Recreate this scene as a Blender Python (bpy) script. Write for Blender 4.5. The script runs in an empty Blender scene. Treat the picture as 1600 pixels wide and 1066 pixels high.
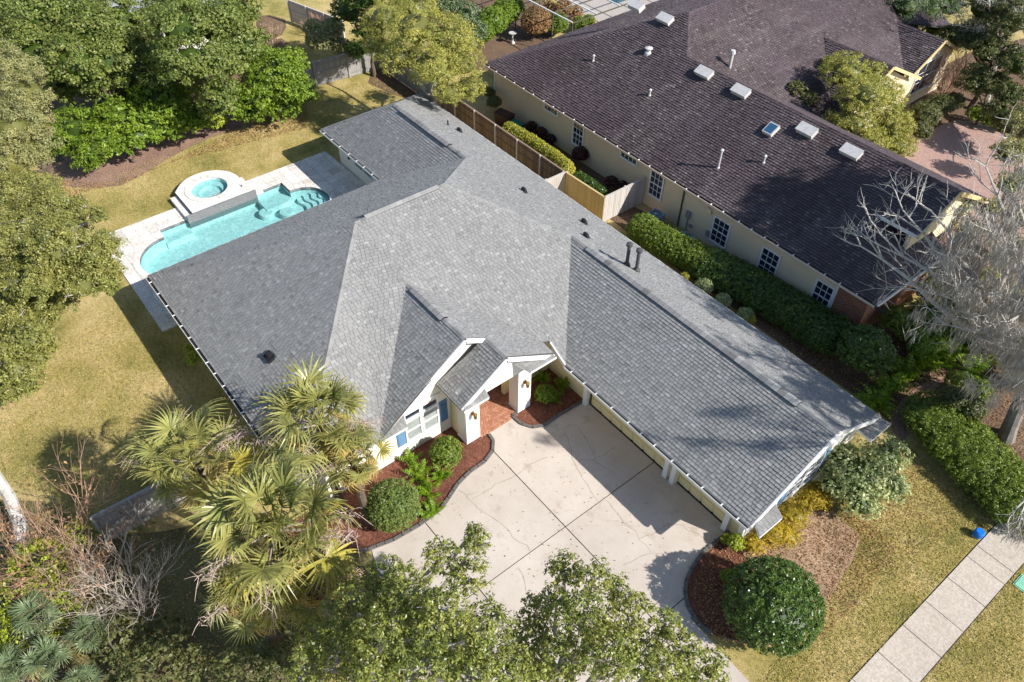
import bpy, bmesh, math, random
import numpy as np
from mathutils import Vector, Matrix
R = math.radians
sc = bpy.context.scene
col = sc.collection
random.seed(7)
rng = np.random.default_rng(7)

# ------------------------------------------------------------------ camera
CAM_H = 27.6
PITCH, YAW, ROLL, FPX = 0.80188, 5.603563 - math.pi, 0.010526, 1215.6
cp, sp = math.cos(PITCH), math.sin(PITCH)
_f = np.array([cp*math.cos(YAW), cp*math.sin(YAW), -sp])
_rt = np.array([math.sin(YAW), -math.cos(YAW), 0.0])
_up = np.cross(_rt, _f)
_r = math.cos(ROLL)*_rt + math.sin(ROLL)*_up
_u = -math.sin(ROLL)*_rt + math.cos(ROLL)*_up
cam_d = bpy.data.cameras.new('camera')
cam = bpy.data.objects.new('camera', cam_d); col.objects.link(cam)
cam_d.sensor_width = 36.0; cam_d.lens = 36.0*FPX/1600.0
cam_d.clip_start = 0.5; cam_d.clip_end = 1500
cam.matrix_world = Matrix(((_r[0], _u[0], -_f[0], 0), (_r[1], _u[1], -_f[1], 0), (_r[2], _u[2], -_f[2], CAM_H), (0, 0, 0, 1)))
sc.camera = cam

# ------------------------------------------------------------------ light
SUN_EL = R(36.0)
SUNV = Vector((0.915*math.cos(SUN_EL), 0.403*math.cos(SUN_EL), math.sin(SUN_EL)))   # towards the sun
w = bpy.data.worlds.new('World'); sc.world = w; w.use_nodes = True
nt = w.node_tree; nt.nodes.clear()
sky = nt.nodes.new('ShaderNodeTexSky'); sky.sky_type = 'NISHITA'; sky.sun_disc = False
sky.sun_elevation = SUN_EL; sky.sun_rotation = math.atan2(SUNV.x, SUNV.y)
sky.air_density = 1.0; sky.dust_density = 0.5; sky.ozone_density = 1.5
bg = nt.nodes.new('ShaderNodeBackground'); bg.inputs['Strength'].default_value = 0.11
wo = nt.nodes.new('ShaderNodeOutputWorld')
nt.links.new(sky.outputs[0], bg.inputs[0]); nt.links.new(bg.outputs[0], wo.inputs[0])
sl = bpy.data.lights.new('sun', 'SUN'); sl.energy = 4.8; sl.angle = R(0.55); sl.color = (1.0, 0.965, 0.915)
sun = bpy.data.objects.new('sun', sl); col.objects.link(sun)
sun.rotation_euler = SUNV.to_track_quat('Z', 'Y').to_euler(); sun.location = (40, 20, 60)
sc.view_settings.view_transform = 'Standard'; sc.view_settings.look = 'None'
sc.view_settings.gamma = 1.0; sc.view_settings.use_curve_mapping = False
sc.view_settings.exposure = 0.64
sc.cycles.max_bounces = 6; sc.cycles.transparent_max_bounces = 12
sc.cycles.caustics_reflective = False; sc.cycles.caustics_refractive = False

# ------------------------------------------------------------------ helpers
C0 = np.array([0, 0, CAM_H])
def ray(px, py):
    return _r*((px-800)/FPX) + _u*(-(py-533)/FPX) + _f
def P(px, py, z=0.0):
    """world point at height z seen at a pixel of the 1600 px photograph (used to read positions off it)"""
    d = ray(px, py); t = (z-CAM_H)/d[2]; p = C0+d*t
    return (float(p[0]), float(p[1]), float(z))
def mpp(px, py, z=0.0):
    d = ray(px, py); return (z-CAM_H)/d[2]/FPX

def tag(o, label=None, cat=None, group=None, kind=None):
    if label: o['label'] = label
    if cat: o['category'] = cat
    if group: o['group'] = group
    if kind: o['kind'] = kind
    return o
def thing(name, label, cat, loc=(0, 0, 0), rz=0, group=None):
    o = bpy.data.objects.new(name, None); col.objects.link(o); o.location = loc; o.rotation_euler = (0, 0, rz)
    o.empty_display_size = 0.2
    return tag(o, label, cat, group)
def rootloc(o):
    v = Vector((0, 0, 0))
    while o is not None:
        v = v + Vector(o.location); o = o.parent
    return v
def link(name, me, parent=None, loc=(0, 0, 0)):
    o = bpy.data.objects.new(name, me); col.objects.link(o); o.location = loc
    if parent: o.parent = parent
    return o
def copy_tree(o, parent=None, label=None):
    c = o.copy(); col.objects.link(c); c.parent = parent
    for ch in list(o.children): copy_tree(ch, c)
    if label: c['label'] = label
    return c

class MB:
    def __init__(s): s.v = []; s.f = []; s.m = []; s.mi = 0; s.at = []
    def face(s, pts, a=0.5):
        i = len(s.v); s.v.extend([tuple(p) for p in pts]); s.f.append(tuple(range(i, i+len(pts)))); s.m.append(s.mi); s.at.append(a)
    def faces(s, vs, fs, a=0.5):
        i = len(s.v); s.v.extend([tuple(p) for p in vs])
        for f in fs: s.f.append(tuple(i+k for k in f)); s.m.append(s.mi); s.at.append(a)
    def box(s, c, d, rz=0.0, a=0.5, M=None):
        x, y, z = d[0]/2, d[1]/2, d[2]/2
        vs = [Vector((i*x, j*y, k*z)) for i in (-1, 1) for j in (-1, 1) for k in (-1, 1)]
        if M is None: M = Matrix.Rotation(rz, 3, 'Z')
        vs = [M @ v + Vector(c) for v in vs]
        s.faces(vs, [(0, 1, 3, 2), (4, 6, 7, 5), (0, 4, 5, 1), (2, 3, 7, 6), (0, 2, 6, 4), (1, 5, 7, 3)], a)
    def bb(s, x0, x1, y0, y1, z0, z1, a=0.5):
        s.box(((x0+x1)/2, (y0+y1)/2, (z0+z1)/2), (abs(x1-x0), abs(y1-y0), abs(z1-z0)), a=a)
    def beam(s, p, q, wd, h, up=(0, 0, 1), a=0.5):
        p = Vector(p); q = Vector(q); d = (q-p); L = d.length; d.normalize()
        u = Vector(up); sd = d.cross(u).normalized(); u = sd.cross(d)
        M = Matrix((d, sd, u)).transposed()
        s.box((p+q)/2, (L, wd, h), M=M, a=a)
    def tube(s, pts, rs, n=6, a=0.5, cap=True):
        pts = [Vector(p) for p in pts]; rings = []; prev = None
        for i, p in enumerate(pts):
            d = (pts[min(i+1, len(pts)-1)]-pts[max(i-1, 0)]).normalized()
            x = d.orthogonal().normalized() if prev is None else (prev-d*prev.dot(d)).normalized()
            prev = x; y = d.cross(x)
            rings.append([p+(x*math.cos(2*math.pi*k/n)+y*math.sin(2*math.pi*k/n))*rs[i] for k in range(n)])
        vs = [v for r_ in rings for v in r_]; fs = []
        for i in range(len(pts)-1):
            for k in range(n): fs.append((i*n+k, i*n+(k+1) % n, (i+1)*n+(k+1) % n, (i+1)*n+k))
        if cap: fs.append(tuple(range(n-1, -1, -1))); fs.append(tuple((len(pts)-1)*n+k for k in range(n)))
        s.faces(vs, fs, a)
    def prism(s, poly, z0, z1, a=0.5):
        n = len(poly)
        vs = [(x, y, z0) for x, y in poly]+[(x, y, z1) for x, y in poly]
        fs = [tuple(range(n, 2*n)), tuple(range(n-1, -1, -1))]+[(k, (k+1) % n, n+(k+1) % n, n+k) for k in range(n)]
        s.faces(vs, fs, a)
    def slab(s, pts, t, a=0.5):
        """thicken a planar polygon downwards along z by t"""
        n = len(pts); lo = [(p[0], p[1], p[2]-t) for p in pts]
        s.faces(list(pts)+lo, [tuple(range(n)), tuple(range(2*n-1, n-1, -1))]+[(k, n+k, n+(k+1) % n, (k+1) % n) for k in range(n)], a)
    def build(s, name, mats, parent=None, smooth=False, off=None, attr=False):
        me = bpy.data.meshes.new(name)
        o0 = rootloc(parent) if (parent is not None and off is None) else Vector(off or (0, 0, 0))
        me.from_pydata([(v[0]-o0.x, v[1]-o0.y, v[2]-o0.z) for v in s.v], [], s.f)
        if not isinstance(mats, (list, tuple)): mats = [mats]
        for m in mats: me.materials.append(m)
        if len(mats) > 1: me.polygons.foreach_set('material_index', s.m)
        if attr:
            at = me.attributes.new('tab', 'FLOAT', 'FACE'); at.data.foreach_set('value', s.at)
        if smooth: me.polygons.foreach_set('use_smooth', [True]*len(me.polygons))
        me.update()
        return link(name, me, parent)

# ------------------------------------------------------------------ materials
def nodes(name):
    m = bpy.data.materials.new(name); m.use_nodes = True; t = m.node_tree; t.nodes.clear()
    o = t.nodes.new('ShaderNodeOutputMaterial'); b = t.nodes.new('ShaderNodeBsdfPrincipled')
    t.links.new(b.outputs[0], o.inputs[0]); b.inputs['Roughness'].default_value = 0.85
    b.inputs['Specular IOR Level'].default_value = 0.25
    return m, t, b
def noise(t, scale, detail=4, rough=0.6, vec=None, dist=0.0):
    n = t.nodes.new('ShaderNodeTexNoise'); n.inputs['Scale'].default_value = scale; n.inputs['Detail'].default_value = detail
    n.inputs['Roughness'].default_value = rough; n.inputs['Distortion'].default_value = dist
    if vec is None:
        g = t.nodes.new('ShaderNodeNewGeometry'); vec = g.outputs['Position']
    t.links.new(vec, n.inputs['Vector']); return n.outputs['Fac']
def ramp(t, fac, stops):
    r_ = t.nodes.new('ShaderNodeValToRGB'); e = r_.color_ramp.elements
    while len(e) > len(stops): e.remove(e[-1])
    while len(e) < len(stops): e.new(0.5)
    for k, (p, c) in enumerate(stops):
        e[k].position = p; e[k].color = (*c, 1) if len(c) == 3 else c
    t.links.new(fac, r_.inputs[0]); return r_.outputs[0]
def mixc(t, fac, a, b, mode='MIX'):
    m = t.nodes.new('ShaderNodeMix'); m.data_type = 'RGBA'; m.blend_type = mode
    for s_, v in ((0, fac), (6, a), (7, b)):
        if isinstance(v, (int, float)): m.inputs[s_].default_value = v
        elif isinstance(v, tuple): m.inputs[s_].default_value = (*v, 1)
        else: t.links.new(v, m.inputs[s_])
    return m.outputs[2]
def bump(t, b, h, strength=0.3, dist=0.02):
    n = t.nodes.new('ShaderNodeBump'); n.inputs['Strength'].default_value = strength; n.inputs['Distance'].default_value = dist
    t.links.new(h, n.inputs['Height']); t.links.new(n.outputs[0], b.inputs['Normal'])
def g3(v, k=1.0): return (v*k, v*k, v*k)
def plain(name, c, rough=0.7, var=0.12, scale=3.0, metal=0.0, spec=0.25, bmp=0.0):
    m, t, b = nodes(name)
    n = noise(t, scale, 5)
    cc = ramp(t, n, [(0.25, tuple(x*(1-var) for x in c)), (0.75, tuple(min(1, x*(1+var)) for x in c))])
    t.links.new(cc, b.inputs['Base Color']); b.inputs['Roughness'].default_value = rough; b.inputs['Metallic'].default_value = metal
    b.inputs['Specular IOR Level'].default_value = spec
    if bmp: bump(t, b, noise(t, scale*12, 3), bmp, 0.01)
    return m
def tabbed(name, stops, big, bigc, fine=90, rough=0.9, extra=None, bigscale=0.35):
    """material whose colour varies per modelled piece (face attribute 'tab') with stains on top"""
    m, t, b = nodes(name)
    at = t.nodes.new('ShaderNodeAttribute'); at.attribute_name = 'tab'
    c = ramp(t, at.outputs['Fac'], stops)
    n2 = noise(t, bigscale, 5, 0.6)
    st = ramp(t, n2, [(0.35, bigc), (0.65, (1, 1, 1))])
    c = mixc(t, big, c, st, 'MULTIPLY')
    gr = noise(t, fine, 2, 0.6)
    c = mixc(t, 0.5, c, ramp(t, gr, [(0.3, (0.6, 0.6, 0.6)), (0.7, (1.35, 1.35, 1.35))]), 'MULTIPLY')
    if extra: c = extra(t, c)
    t.links.new(c, b.inputs['Base Color']); b.inputs['Roughness'].default_value = rough
    bump(t, b, gr, 0.25, 0.01)
    return m
def brown_extra(t, c):
    g = t.nodes.new('ShaderNodeNewGeometry')
    mp = t.nodes.new('ShaderNodeMapping'); mp.inputs['Scale'].default_value = (1.6, 0.16, 0.16)
    t.links.new(g.outputs['Position'], mp.inputs['Vector'])
    n = noise(t, 1.0, 4, 0.6, mp.outputs[0])
    c = mixc(t, ramp(t, n, [(0.5, (0, 0, 0)), (0.72, (0.55, 0.55, 0.55))]), c, (0.20, 0.165, 0.16))
    c = mixc(t, ramp(t, noise(t, 0.17, 5, 0.65), [(0.42, (0.55, 0.55, 0.55)), (0.62, (0, 0, 0))]), c, (0.055, 0.038, 0.042))
    n2 = noise(t, 0.28, 4, 0.6)
    return mixc(t, ramp(t, n2, [(0.42, (0, 0, 0)), (0.7, (0.5, 0.5, 0.5))]), c, (0.115, 0.085, 0.10))
M = {}
M['shingle'] = tabbed('grey_shingle', [(0.0, (0.155, 0.152, 0.145)), (0.15, (0.215, 0.211, 0.202)), (0.35, (0.252, 0.247, 0.236)), (0.7, (0.290, 0.284, 0.271)), (1.0, (0.355, 0.348, 0.332))], 0.5, (0.86, 0.87, 0.88))
M['shingle_brown'] = tabbed('brown_shingle', [(0.0, (0.05, 0.038, 0.040)), (0.25, (0.085, 0.066, 0.067)), (0.5, (0.120, 0.096, 0.096)), (0.8, (0.165, 0.135, 0.132)), (1.0, (0.30, 0.26, 0.25))], 0.7, (0.7, 0.66, 0.66), extra=brown_extra)
M['shingle_dark'] = plain('shingle_underlay', (0.075, 0.073, 0.074), 0.95)
M['cream'] = plain('cream_stucco', (0.82, 0.70, 0.42), 0.85, 0.05, 1.5, bmp=0.25)
M['cream_lit_tone'] = plain('cream_stucco_lit_tone', (0.78, 0.74, 0.66), 0.85, 0.05, 1.5, bmp=0.25)  # same cream stucco, with the near-white of sunlight put into its colour
M['white'] = plain('white_trim_paint', (0.78, 0.77, 0.75), 0.55, 0.05, 4)
M['siding'] = plain('beige_siding', (0.70, 0.58, 0.40), 0.75, 0.07, 0.8)
M['door_y'] = plain('yellow_garage_door', (0.80, 0.68, 0.38), 0.6, 0.05, 2)
M['gutter_in'] = plain('gutter_debris', (0.03, 0.025, 0.02), 0.9, 0.4, 9)
M['black'] = plain('black_plastic', (0.02, 0.02, 0.022), 0.6)
M['grey_metal'] = plain('painted_metal', (0.33, 0.33, 0.33), 0.5, 0.1, 3, 0.3)
M['pale_metal'] = plain('weathered_skylight_metal', (0.52, 0.50, 0.48), 0.5, 0.15, 5)
M['blue_shutter'] = plain('blue_shutter_paint', (0.13, 0.25, 0.38), 0.6, 0.08, 4)
M['brass'] = plain('brass_lamp', (0.30, 0.17, 0.05), 0.35, 0.1, 9, 0.8)
def glass_mat(name, c, rough=0.08):
    m, t, b = nodes(name); b.inputs['Base Color'].default_value = (*c, 1); b.inputs['Roughness'].default_value = rough
    b.inputs['Specular IOR Level'].default_value = 0.9; b.inputs['Coat Weight'].default_value = 0.5; b.inputs['Coat Roughness'].default_value = 0.03
    return m
M['glass'] = glass_mat('window_glass', (0.02, 0.028, 0.05))
M['glass_blind'] = plain('window_glass_with_blinds', (0.30, 0.33, 0.31), 0.3, 0.2, 6, spec=0.8)
M['skyglass'] = glass_mat('skylight_glass', (0.03, 0.10, 0.18))

def brick_mat(name, c1, c2, mortar, scale, bw=0.5, rh=0.25, rot=0.0, yz=False):
    m, t, b = nodes(name)
    g = t.nodes.new('ShaderNodeNewGeometry'); mp = t.nodes.new('ShaderNodeMapping'); mp.inputs['Scale'].default_value = (scale,)*3
    mp.inputs['Rotation'].default_value = (0, 0, rot)
    if yz:
        sx = t.nodes.new('ShaderNodeSeparateXYZ'); t.links.new(g.outputs['Position'], sx.inputs[0])
        ad = t.nodes.new('ShaderNodeMath'); ad.operation = 'ADD'; t.links.new(sx.outputs[0], ad.inputs[0]); t.links.new(sx.outputs[1], ad.inputs[1])
        cx = t.nodes.new('ShaderNodeCombineXYZ'); t.links.new(ad.outputs[0], cx.inputs[0]); t.links.new(sx.outputs[2], cx.inputs[1])
        t.links.new(cx.outputs[0], mp.inputs['Vector'])
    else: t.links.new(g.outputs['Position'], mp.inputs['Vector'])
    bt = t.nodes.new('ShaderNodeTexBrick'); t.links.new(mp.outputs[0], bt.inputs['Vector'])
    bt.inputs['Color1'].default_value = (*c1, 1); bt.inputs['Color2'].default_value = (*c2, 1); bt.inputs['Mortar'].default_value = (*mortar, 1)
    bt.inputs['Scale'].default_value = 1.0; bt.inputs['Brick Width'].default_value = bw; bt.inputs['Row Height'].default_value = rh
    bt.inputs['Mortar Size'].default_value = 0.02; bt.inputs['Bias'].default_value = -0.1
    c = mixc(t, 0.6, bt.outputs[0], ramp(t, noise(t, 6, 4), [(0.3, (0.7, 0.7, 0.7)), (0.7, (1.2, 1.2, 1.2))]), 'MULTIPLY')
    t.links.new(c, b.inputs['Base Color']); bump(t, b, bt.outputs['Fac'], -0.4, 0.01)
    return m
M['brickwall'] = brick_mat('red_brick_wall', (0.32, 0.12, 0.06), (0.22, 0.075, 0.04), (0.34, 0.28, 0.22), 2.2, yz=True)
M['brick'] = tabbed('porch_brick', [(0, (0.40, 0.17, 0.10)), (0.6, (0.48, 0.22, 0.135)), (1, (0.56, 0.28, 0.18))], 0.4, (0.7, 0.7, 0.7))
M['pinkpaver'] = brick_mat('pink_paver', (0.46, 0.30, 0.25), (0.38, 0.24, 0.20), (0.25, 0.18, 0.15), 2.5)
def concrete_mat():
    m, t, b = nodes('driveway_concrete')
    c = ramp(t, noise(t, 0.35, 6, 0.65), [(0.3, (0.46, 0.39, 0.325)), (0.55, (0.55, 0.48, 0.41)), (0.75, (0.61, 0.545, 0.475))])
    c = mixc(t, ramp(t, noise(t, 1.1, 6, 0.75, dist=0.4), [(0.56, (0, 0, 0)), (0.72, (0.55, 0.55, 0.55))]), c, (0.25, 0.185, 0.13))
    c = mixc(t, ramp(t, noise(t, 26, 3, 0.7), [(0.60, (0, 0, 0)), (0.70, (0.45, 0.45, 0.45))]), c, (0.20, 0.15, 0.10))
    at = t.nodes.new('ShaderNodeAttribute'); at.attribute_name = 'tab'
    c = mixc(t, 0.35, c, ramp(t, at.outputs['Fac'], [(0, (0.8, 0.8, 0.8)), (1, (1.15, 1.15, 1.15))]), 'MULTIPLY')
    t.links.new(c, b.inputs['Base Color']); bump(t, b, noise(t, 60, 4), 0.15, 0.01); b.inputs['Roughness'].default_value = 0.9
    return m
M['concrete'] = concrete_mat()
M['walkconcrete'] = tabbed('sidewalk_concrete', [(0, (0.48, 0.415, 0.345)), (1, (0.56, 0.49, 0.415))], 0.5, (0.82, 0.80, 0.77), fine=14, bigscale=1.6)
M['joint'] = plain('joint_dirt', (0.055, 0.045, 0.035), 0.95, 0.3, 8)
M['crack'] = plain('crack_dirt', (0.30, 0.24, 0.185), 0.95, 0.3, 8)
M['edging'] = plain('concrete_edging', (0.13, 0.12, 0.11), 0.9, 0.3, 7, bmp=0.4)
M['travertine'] = tabbed('travertine', [(0, (0.56, 0.51, 0.46)), (0.5, (0.68, 0.64, 0.59)), (1, (0.76, 0.73, 0.69))], 0.5, (0.84, 0.80, 0.75), fine=9, bigscale=1.2)
M['spa_tile'] = tabbed('grey_stone_tile', [(0, (0.12, 0.12, 0.125)), (1, (0.26, 0.26, 0.265))], 0.4, (0.8, 0.8, 0.8), fine=14)
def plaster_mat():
    m, t, b = nodes('plaster_painted_ripples')
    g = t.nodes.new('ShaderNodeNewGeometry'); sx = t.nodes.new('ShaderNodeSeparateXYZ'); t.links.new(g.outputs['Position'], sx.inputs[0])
    c = ramp(t, noise(t, 3.2, 6, 0.75, dist=1.2), [(0.32, (0.40, 0.53, 0.52)), (0.5, (0.56, 0.67, 0.66)), (0.66, (0.78, 0.84, 0.83))])  # noise paints caustic light ripples into the pebbly plaster colour
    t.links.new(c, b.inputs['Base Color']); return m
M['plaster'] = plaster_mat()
def water_mat(tint):
    m = bpy.data.materials.new('pool_water'); m.use_nodes = True; t = m.node_tree; t.nodes.clear()
    o = t.nodes.new('ShaderNodeOutputMaterial'); tr = t.nodes.new('ShaderNodeBsdfTransparent'); tr.inputs[0].default_value = (*tint, 1)
    gl = t.nodes.new('ShaderNodeBsdfGlossy'); gl.inputs['Roughness'].default_value = 0.04
    mx = t.nodes.new('ShaderNodeMixShader'); fr = t.nodes.new('ShaderNodeLayerWeight'); fr.inputs['Blend'].default_value = 0.5
    va = t.nodes.new('ShaderNodeVolumeAbsorption'); va.inputs['Color'].default_value = (0.10, 0.72, 0.80, 1); va.inputs['Density'].default_value = 0.42
    h = noise(t, 3.2, 3, 0.55, dist=0.8); bp = t.nodes.new('ShaderNodeBump'); bp.inputs['Strength'].default_value = 0.35; bp.inputs['Distance'].default_value = 0.05
    t.links.new(h, bp.inputs['Height']); t.links.new(bp.outputs[0], fr.inputs['Normal']); t.links.new(bp.outputs[0], gl.inputs['Normal'])
    pw = t.nodes.new('ShaderNodeMath'); pw.operation = 'POWER'; pw.inputs[1].default_value = 4.0; t.links.new(fr.outputs['Facing'], pw.inputs[0]); ml = t.nodes.new('ShaderNodeMath'); ml.operation = 'MULTIPLY_ADD'; ml.inputs[1].default_value = 0.6; ml.inputs[2].default_value = 0.02; t.links.new(pw.outputs[0], ml.inputs[0]); t.links.new(ml.outputs[0], mx.inputs[0]); t.links.new(tr.outputs[0], mx.inputs[1]); t.links.new(gl.outputs[0], mx.inputs[2])
    t.links.new(mx.outputs[0], o.inputs['Surface']); t.nodes.remove(va)
    return m
M['water'] = water_mat((0.64, 0.85, 0.85))
M['wood'] = tabbed('weathered_wood', [(0, (0.17, 0.115, 0.085)), (1, (0.30, 0.215, 0.16))], 0.6, (0.7, 0.68, 0.66), fine=30)
M['wood_tan'] = tabbed('tan_fence_wood', [(0, (0.46, 0.33, 0.15)), (1, (0.60, 0.45, 0.22))], 0.5, (0.8, 0.78, 0.74), fine=30)
M['wood_pale'] = tabbed('pale_fence_wood', [(0, (0.42, 0.38, 0.34)), (1, (0.58, 0.53, 0.48))], 0.5, (0.75, 0.74, 0.73), fine=30)
M['wood_grey'] = tabbed('grey_fence_wood', [(0, (0.24, 0.23, 0.22)), (1, (0.36, 0.34, 0.32))], 0.5, (0.75, 0.74, 0.73), fine=30)
M['bark'] = plain('brown_bark', (0.12, 0.09, 0.065), 0.95, 0.4, 7, bmp=0.5)
M['bark_pale'] = plain('pale_grey_bark', (0.40, 0.36, 0.31), 0.95, 0.3, 4, bmp=0.5)
M['bark_grey'] = plain('dark_grey_bark', (0.20, 0.18, 0.16), 0.95, 0.3, 4, bmp=0.5)
M['bark_white'] = plain('silvery_bark', (0.47, 0.44, 0.40), 0.95, 0.25, 3, bmp=0.5)
M['twig_red'] = plain('reddish_twigs', (0.42, 0.25, 0.17), 0.9, 0.3, 5)
M['twig_pale'] = plain('pale_tan_twigs', (0.46, 0.39, 0.32), 0.9, 0.3, 5)
M['twig_tan'] = plain('tan_twigs', (0.42, 0.32, 0.22), 0.9, 0.3, 5)
M['stalk'] = plain('dry_flower_stalks', (0.42, 0.32, 0.27), 0.95, 0.3, 5)
M['moss'] = plain('spanish_moss', (0.43, 0.395, 0.35), 0.95, 0.25, 5)
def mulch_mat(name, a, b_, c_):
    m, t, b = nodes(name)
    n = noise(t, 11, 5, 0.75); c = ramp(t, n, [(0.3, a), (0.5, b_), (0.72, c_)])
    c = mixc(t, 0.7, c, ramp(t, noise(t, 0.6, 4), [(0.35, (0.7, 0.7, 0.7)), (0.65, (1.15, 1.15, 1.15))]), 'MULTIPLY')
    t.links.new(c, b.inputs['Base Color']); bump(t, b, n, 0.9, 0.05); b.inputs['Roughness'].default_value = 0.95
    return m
M['mulch'] = mulch_mat('red_bark_mulch', (0.06, 0.022, 0.014), (0.17, 0.065, 0.04), (0.30, 0.13, 0.085))
M['litter'] = mulch_mat('shade_tinted_lawn', (0.05, 0.032, 0.02), (0.15, 0.095, 0.06), (0.34, 0.21, 0.13))
M['painted_shade_lawn'] = mulch_mat('lawn_with_painted_shade', (0.05, 0.055, 0.018), (0.14, 0.13, 0.05), (0.26, 0.20, 0.10))  # lawn below the trees, their shade put into a darker green-brown
M['litter_pink'] = mulch_mat('fallen_leaf_litter', (0.10, 0.06, 0.045), (0.30, 0.18, 0.13), (0.50, 0.34, 0.25))
def lawn_mat():
    m, t, b = nodes('lawn_grass')
    c = ramp(t, noise(t, 0.22, 6, 0.68), [(0.34, (0.20, 0.19, 0.045)), (0.47, (0.40, 0.32, 0.105)), (0.62, (0.58, 0.44, 0.20))])
    c = mixc(t, 0.75, c, ramp(t, noise(t, 7, 6, 0.8), [(0.36, (0.5, 0.52, 0.45)), (0.52, (1, 1, 1)), (0.66, (1.45, 1.4, 1.35))]), 'MULTIPLY')
    c = mixc(t, ramp(t, noise(t, 22, 3, 0.8), [(0.62, (0, 0, 0)), (0.72, (0.6, 0.6, 0.6))]), c, (0.42, 0.27, 0.15))
    t.links.new(c, b.inputs['Base Color']); bump(t, b, noise(t, 28, 4, 0.8), 1.0, 0.06); b.inputs['Roughness'].default_value = 0.95
    return m
M['lawn'] = lawn_mat()
def leaf_mat(name, c, dry=None, var=0.45, gloss=0.45, trans=0.25):
    m = bpy.data.materials.new(name); m.use_nodes = True; t = m.node_tree; t.nodes.clear()
    o = t.nodes.new('ShaderNodeOutputMaterial'); b = t.nodes.new('ShaderNodeBsdfPrincipled')
    at = t.nodes.new('ShaderNodeAttribute'); at.attribute_name = 'tab'
    lo = tuple(x*(1-var) for x in c); hi = tuple(x*(1+var*0.9) for x in c)
    st = [(0.0, lo), (0.45, c), (0.85, hi)]
    st.append((1.0, dry if dry else tuple(x*1.7 for x in c)))
    cc = ramp(t, at.outputs['Fac'], st)
    cc = mixc(t, 0.8, cc, ramp(t, noise(t, 0.9, 4, 0.6), [(0.35, (0.78, 0.86, 0.82)), (0.65, (1.18, 1.1, 1.05))]), 'MULTIPLY')
    t.links.new(cc, b.inputs['Base Color']); b.inputs['Roughness'].default_value = gloss; b.inputs['Specular IOR Level'].default_value = 0.35
    tl = t.nodes.new('ShaderNodeBsdfTranslucent'); mt = mixc(t, 1.0, cc, (1.25, 1.35, 0.55), 'MULTIPLY'); t.links.new(mt, tl.inputs[0])
    mx = t.nodes.new('ShaderNodeMixShader'); mx.inputs[0].default_value = trans
    t.links.new(b.outputs[0], mx.inputs[1]); t.links.new(tl.outputs[0], mx.inputs[2]); t.links.new(mx.outputs[0], o.inputs[0])
    return m
L = {
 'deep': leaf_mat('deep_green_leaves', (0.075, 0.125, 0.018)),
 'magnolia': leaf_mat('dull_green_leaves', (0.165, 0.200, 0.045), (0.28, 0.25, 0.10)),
 'bright': leaf_mat('bright_green_leaves', (0.165, 0.245, 0.022), (0.30, 0.33, 0.04)),
 'lime': leaf_mat('yellow_green_leaves', (0.290, 0.340, 0.030), (0.40, 0.38, 0.07)),
 'oak': leaf_mat('olive_oak_leaves', (0.245, 0.245, 0.065), (0.38, 0.33, 0.19), 0.5),
 'oakgrey': leaf_mat('grey_green_leaves', (0.290, 0.280, 0.115), (0.42, 0.37, 0.24), 0.4),
 'willow': leaf_mat('golden_green_leaves', (0.350, 0.335, 0.075), (0.47, 0.38, 0.20), 0.4),
 'fore': leaf_mat('sparse_oak_leaves', (0.225, 0.245, 0.055), (0.38, 0.34, 0.18), 0.6, 0.35),
 'hedge': leaf_mat('hedge_leaves', (0.150, 0.210, 0.025), (0.30, 0.29, 0.10), 0.5),
 'hedgey': leaf_mat('yellow_hedge_leaves', (0.400, 0.380, 0.055), (0.42, 0.36, 0.12), 0.35),
 'holly': leaf_mat('dark_holly_leaves', (0.085, 0.145, 0.028), (0.26, 0.27, 0.16), 0.6, 0.28),
 'box': leaf_mat('boxwood_leaves', (0.165, 0.215, 0.050), (0.25, 0.25, 0.10), 0.4),
 'fern': leaf_mat('fern_fronds', (0.170, 0.270, 0.012), (0.28, 0.32, 0.05), 0.4),
 'varieg': leaf_mat('variegated_leaves', (0.370, 0.410, 0.200), (0.50, 0.48, 0.30), 0.5),
 'juniper': leaf_mat('golden_juniper', (0.450, 0.330, 0.030), (0.45, 0.30, 0.06), 0.4),
 'maroon': leaf_mat('maroon_leaves', (0.075, 0.024, 0.018), (0.20, 0.07, 0.04), 0.5),
 'olive': leaf_mat('dark_olive_leaves', (0.125, 0.135, 0.045), (0.17, 0.15, 0.08), 0.5),
 'palm': leaf_mat('palm_fronds', (0.290, 0.285, 0.090), (0.42, 0.36, 0.14), 0.35, 0.35),
 'palmdark': leaf_mat('palmetto_fronds', (0.156, 0.204, 0.102), (0.30, 0.30, 0.16), 0.35, 0.35),
 'palmdry': leaf_mat('dry_palm_fronds', (0.420, 0.310, 0.100), (0.5, 0.36, 0.2), 0.35, 0.5),
 'dead': leaf_mat('dead_leaves', (0.320, 0.190, 0.090), (0.5, 0.33, 0.18), 0.5, 0.6),
 'weep': leaf_mat('blue_green_leaves', (0.135, 0.180, 0.090), (0.28, 0.31, 0.17), 0.5),
}

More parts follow.
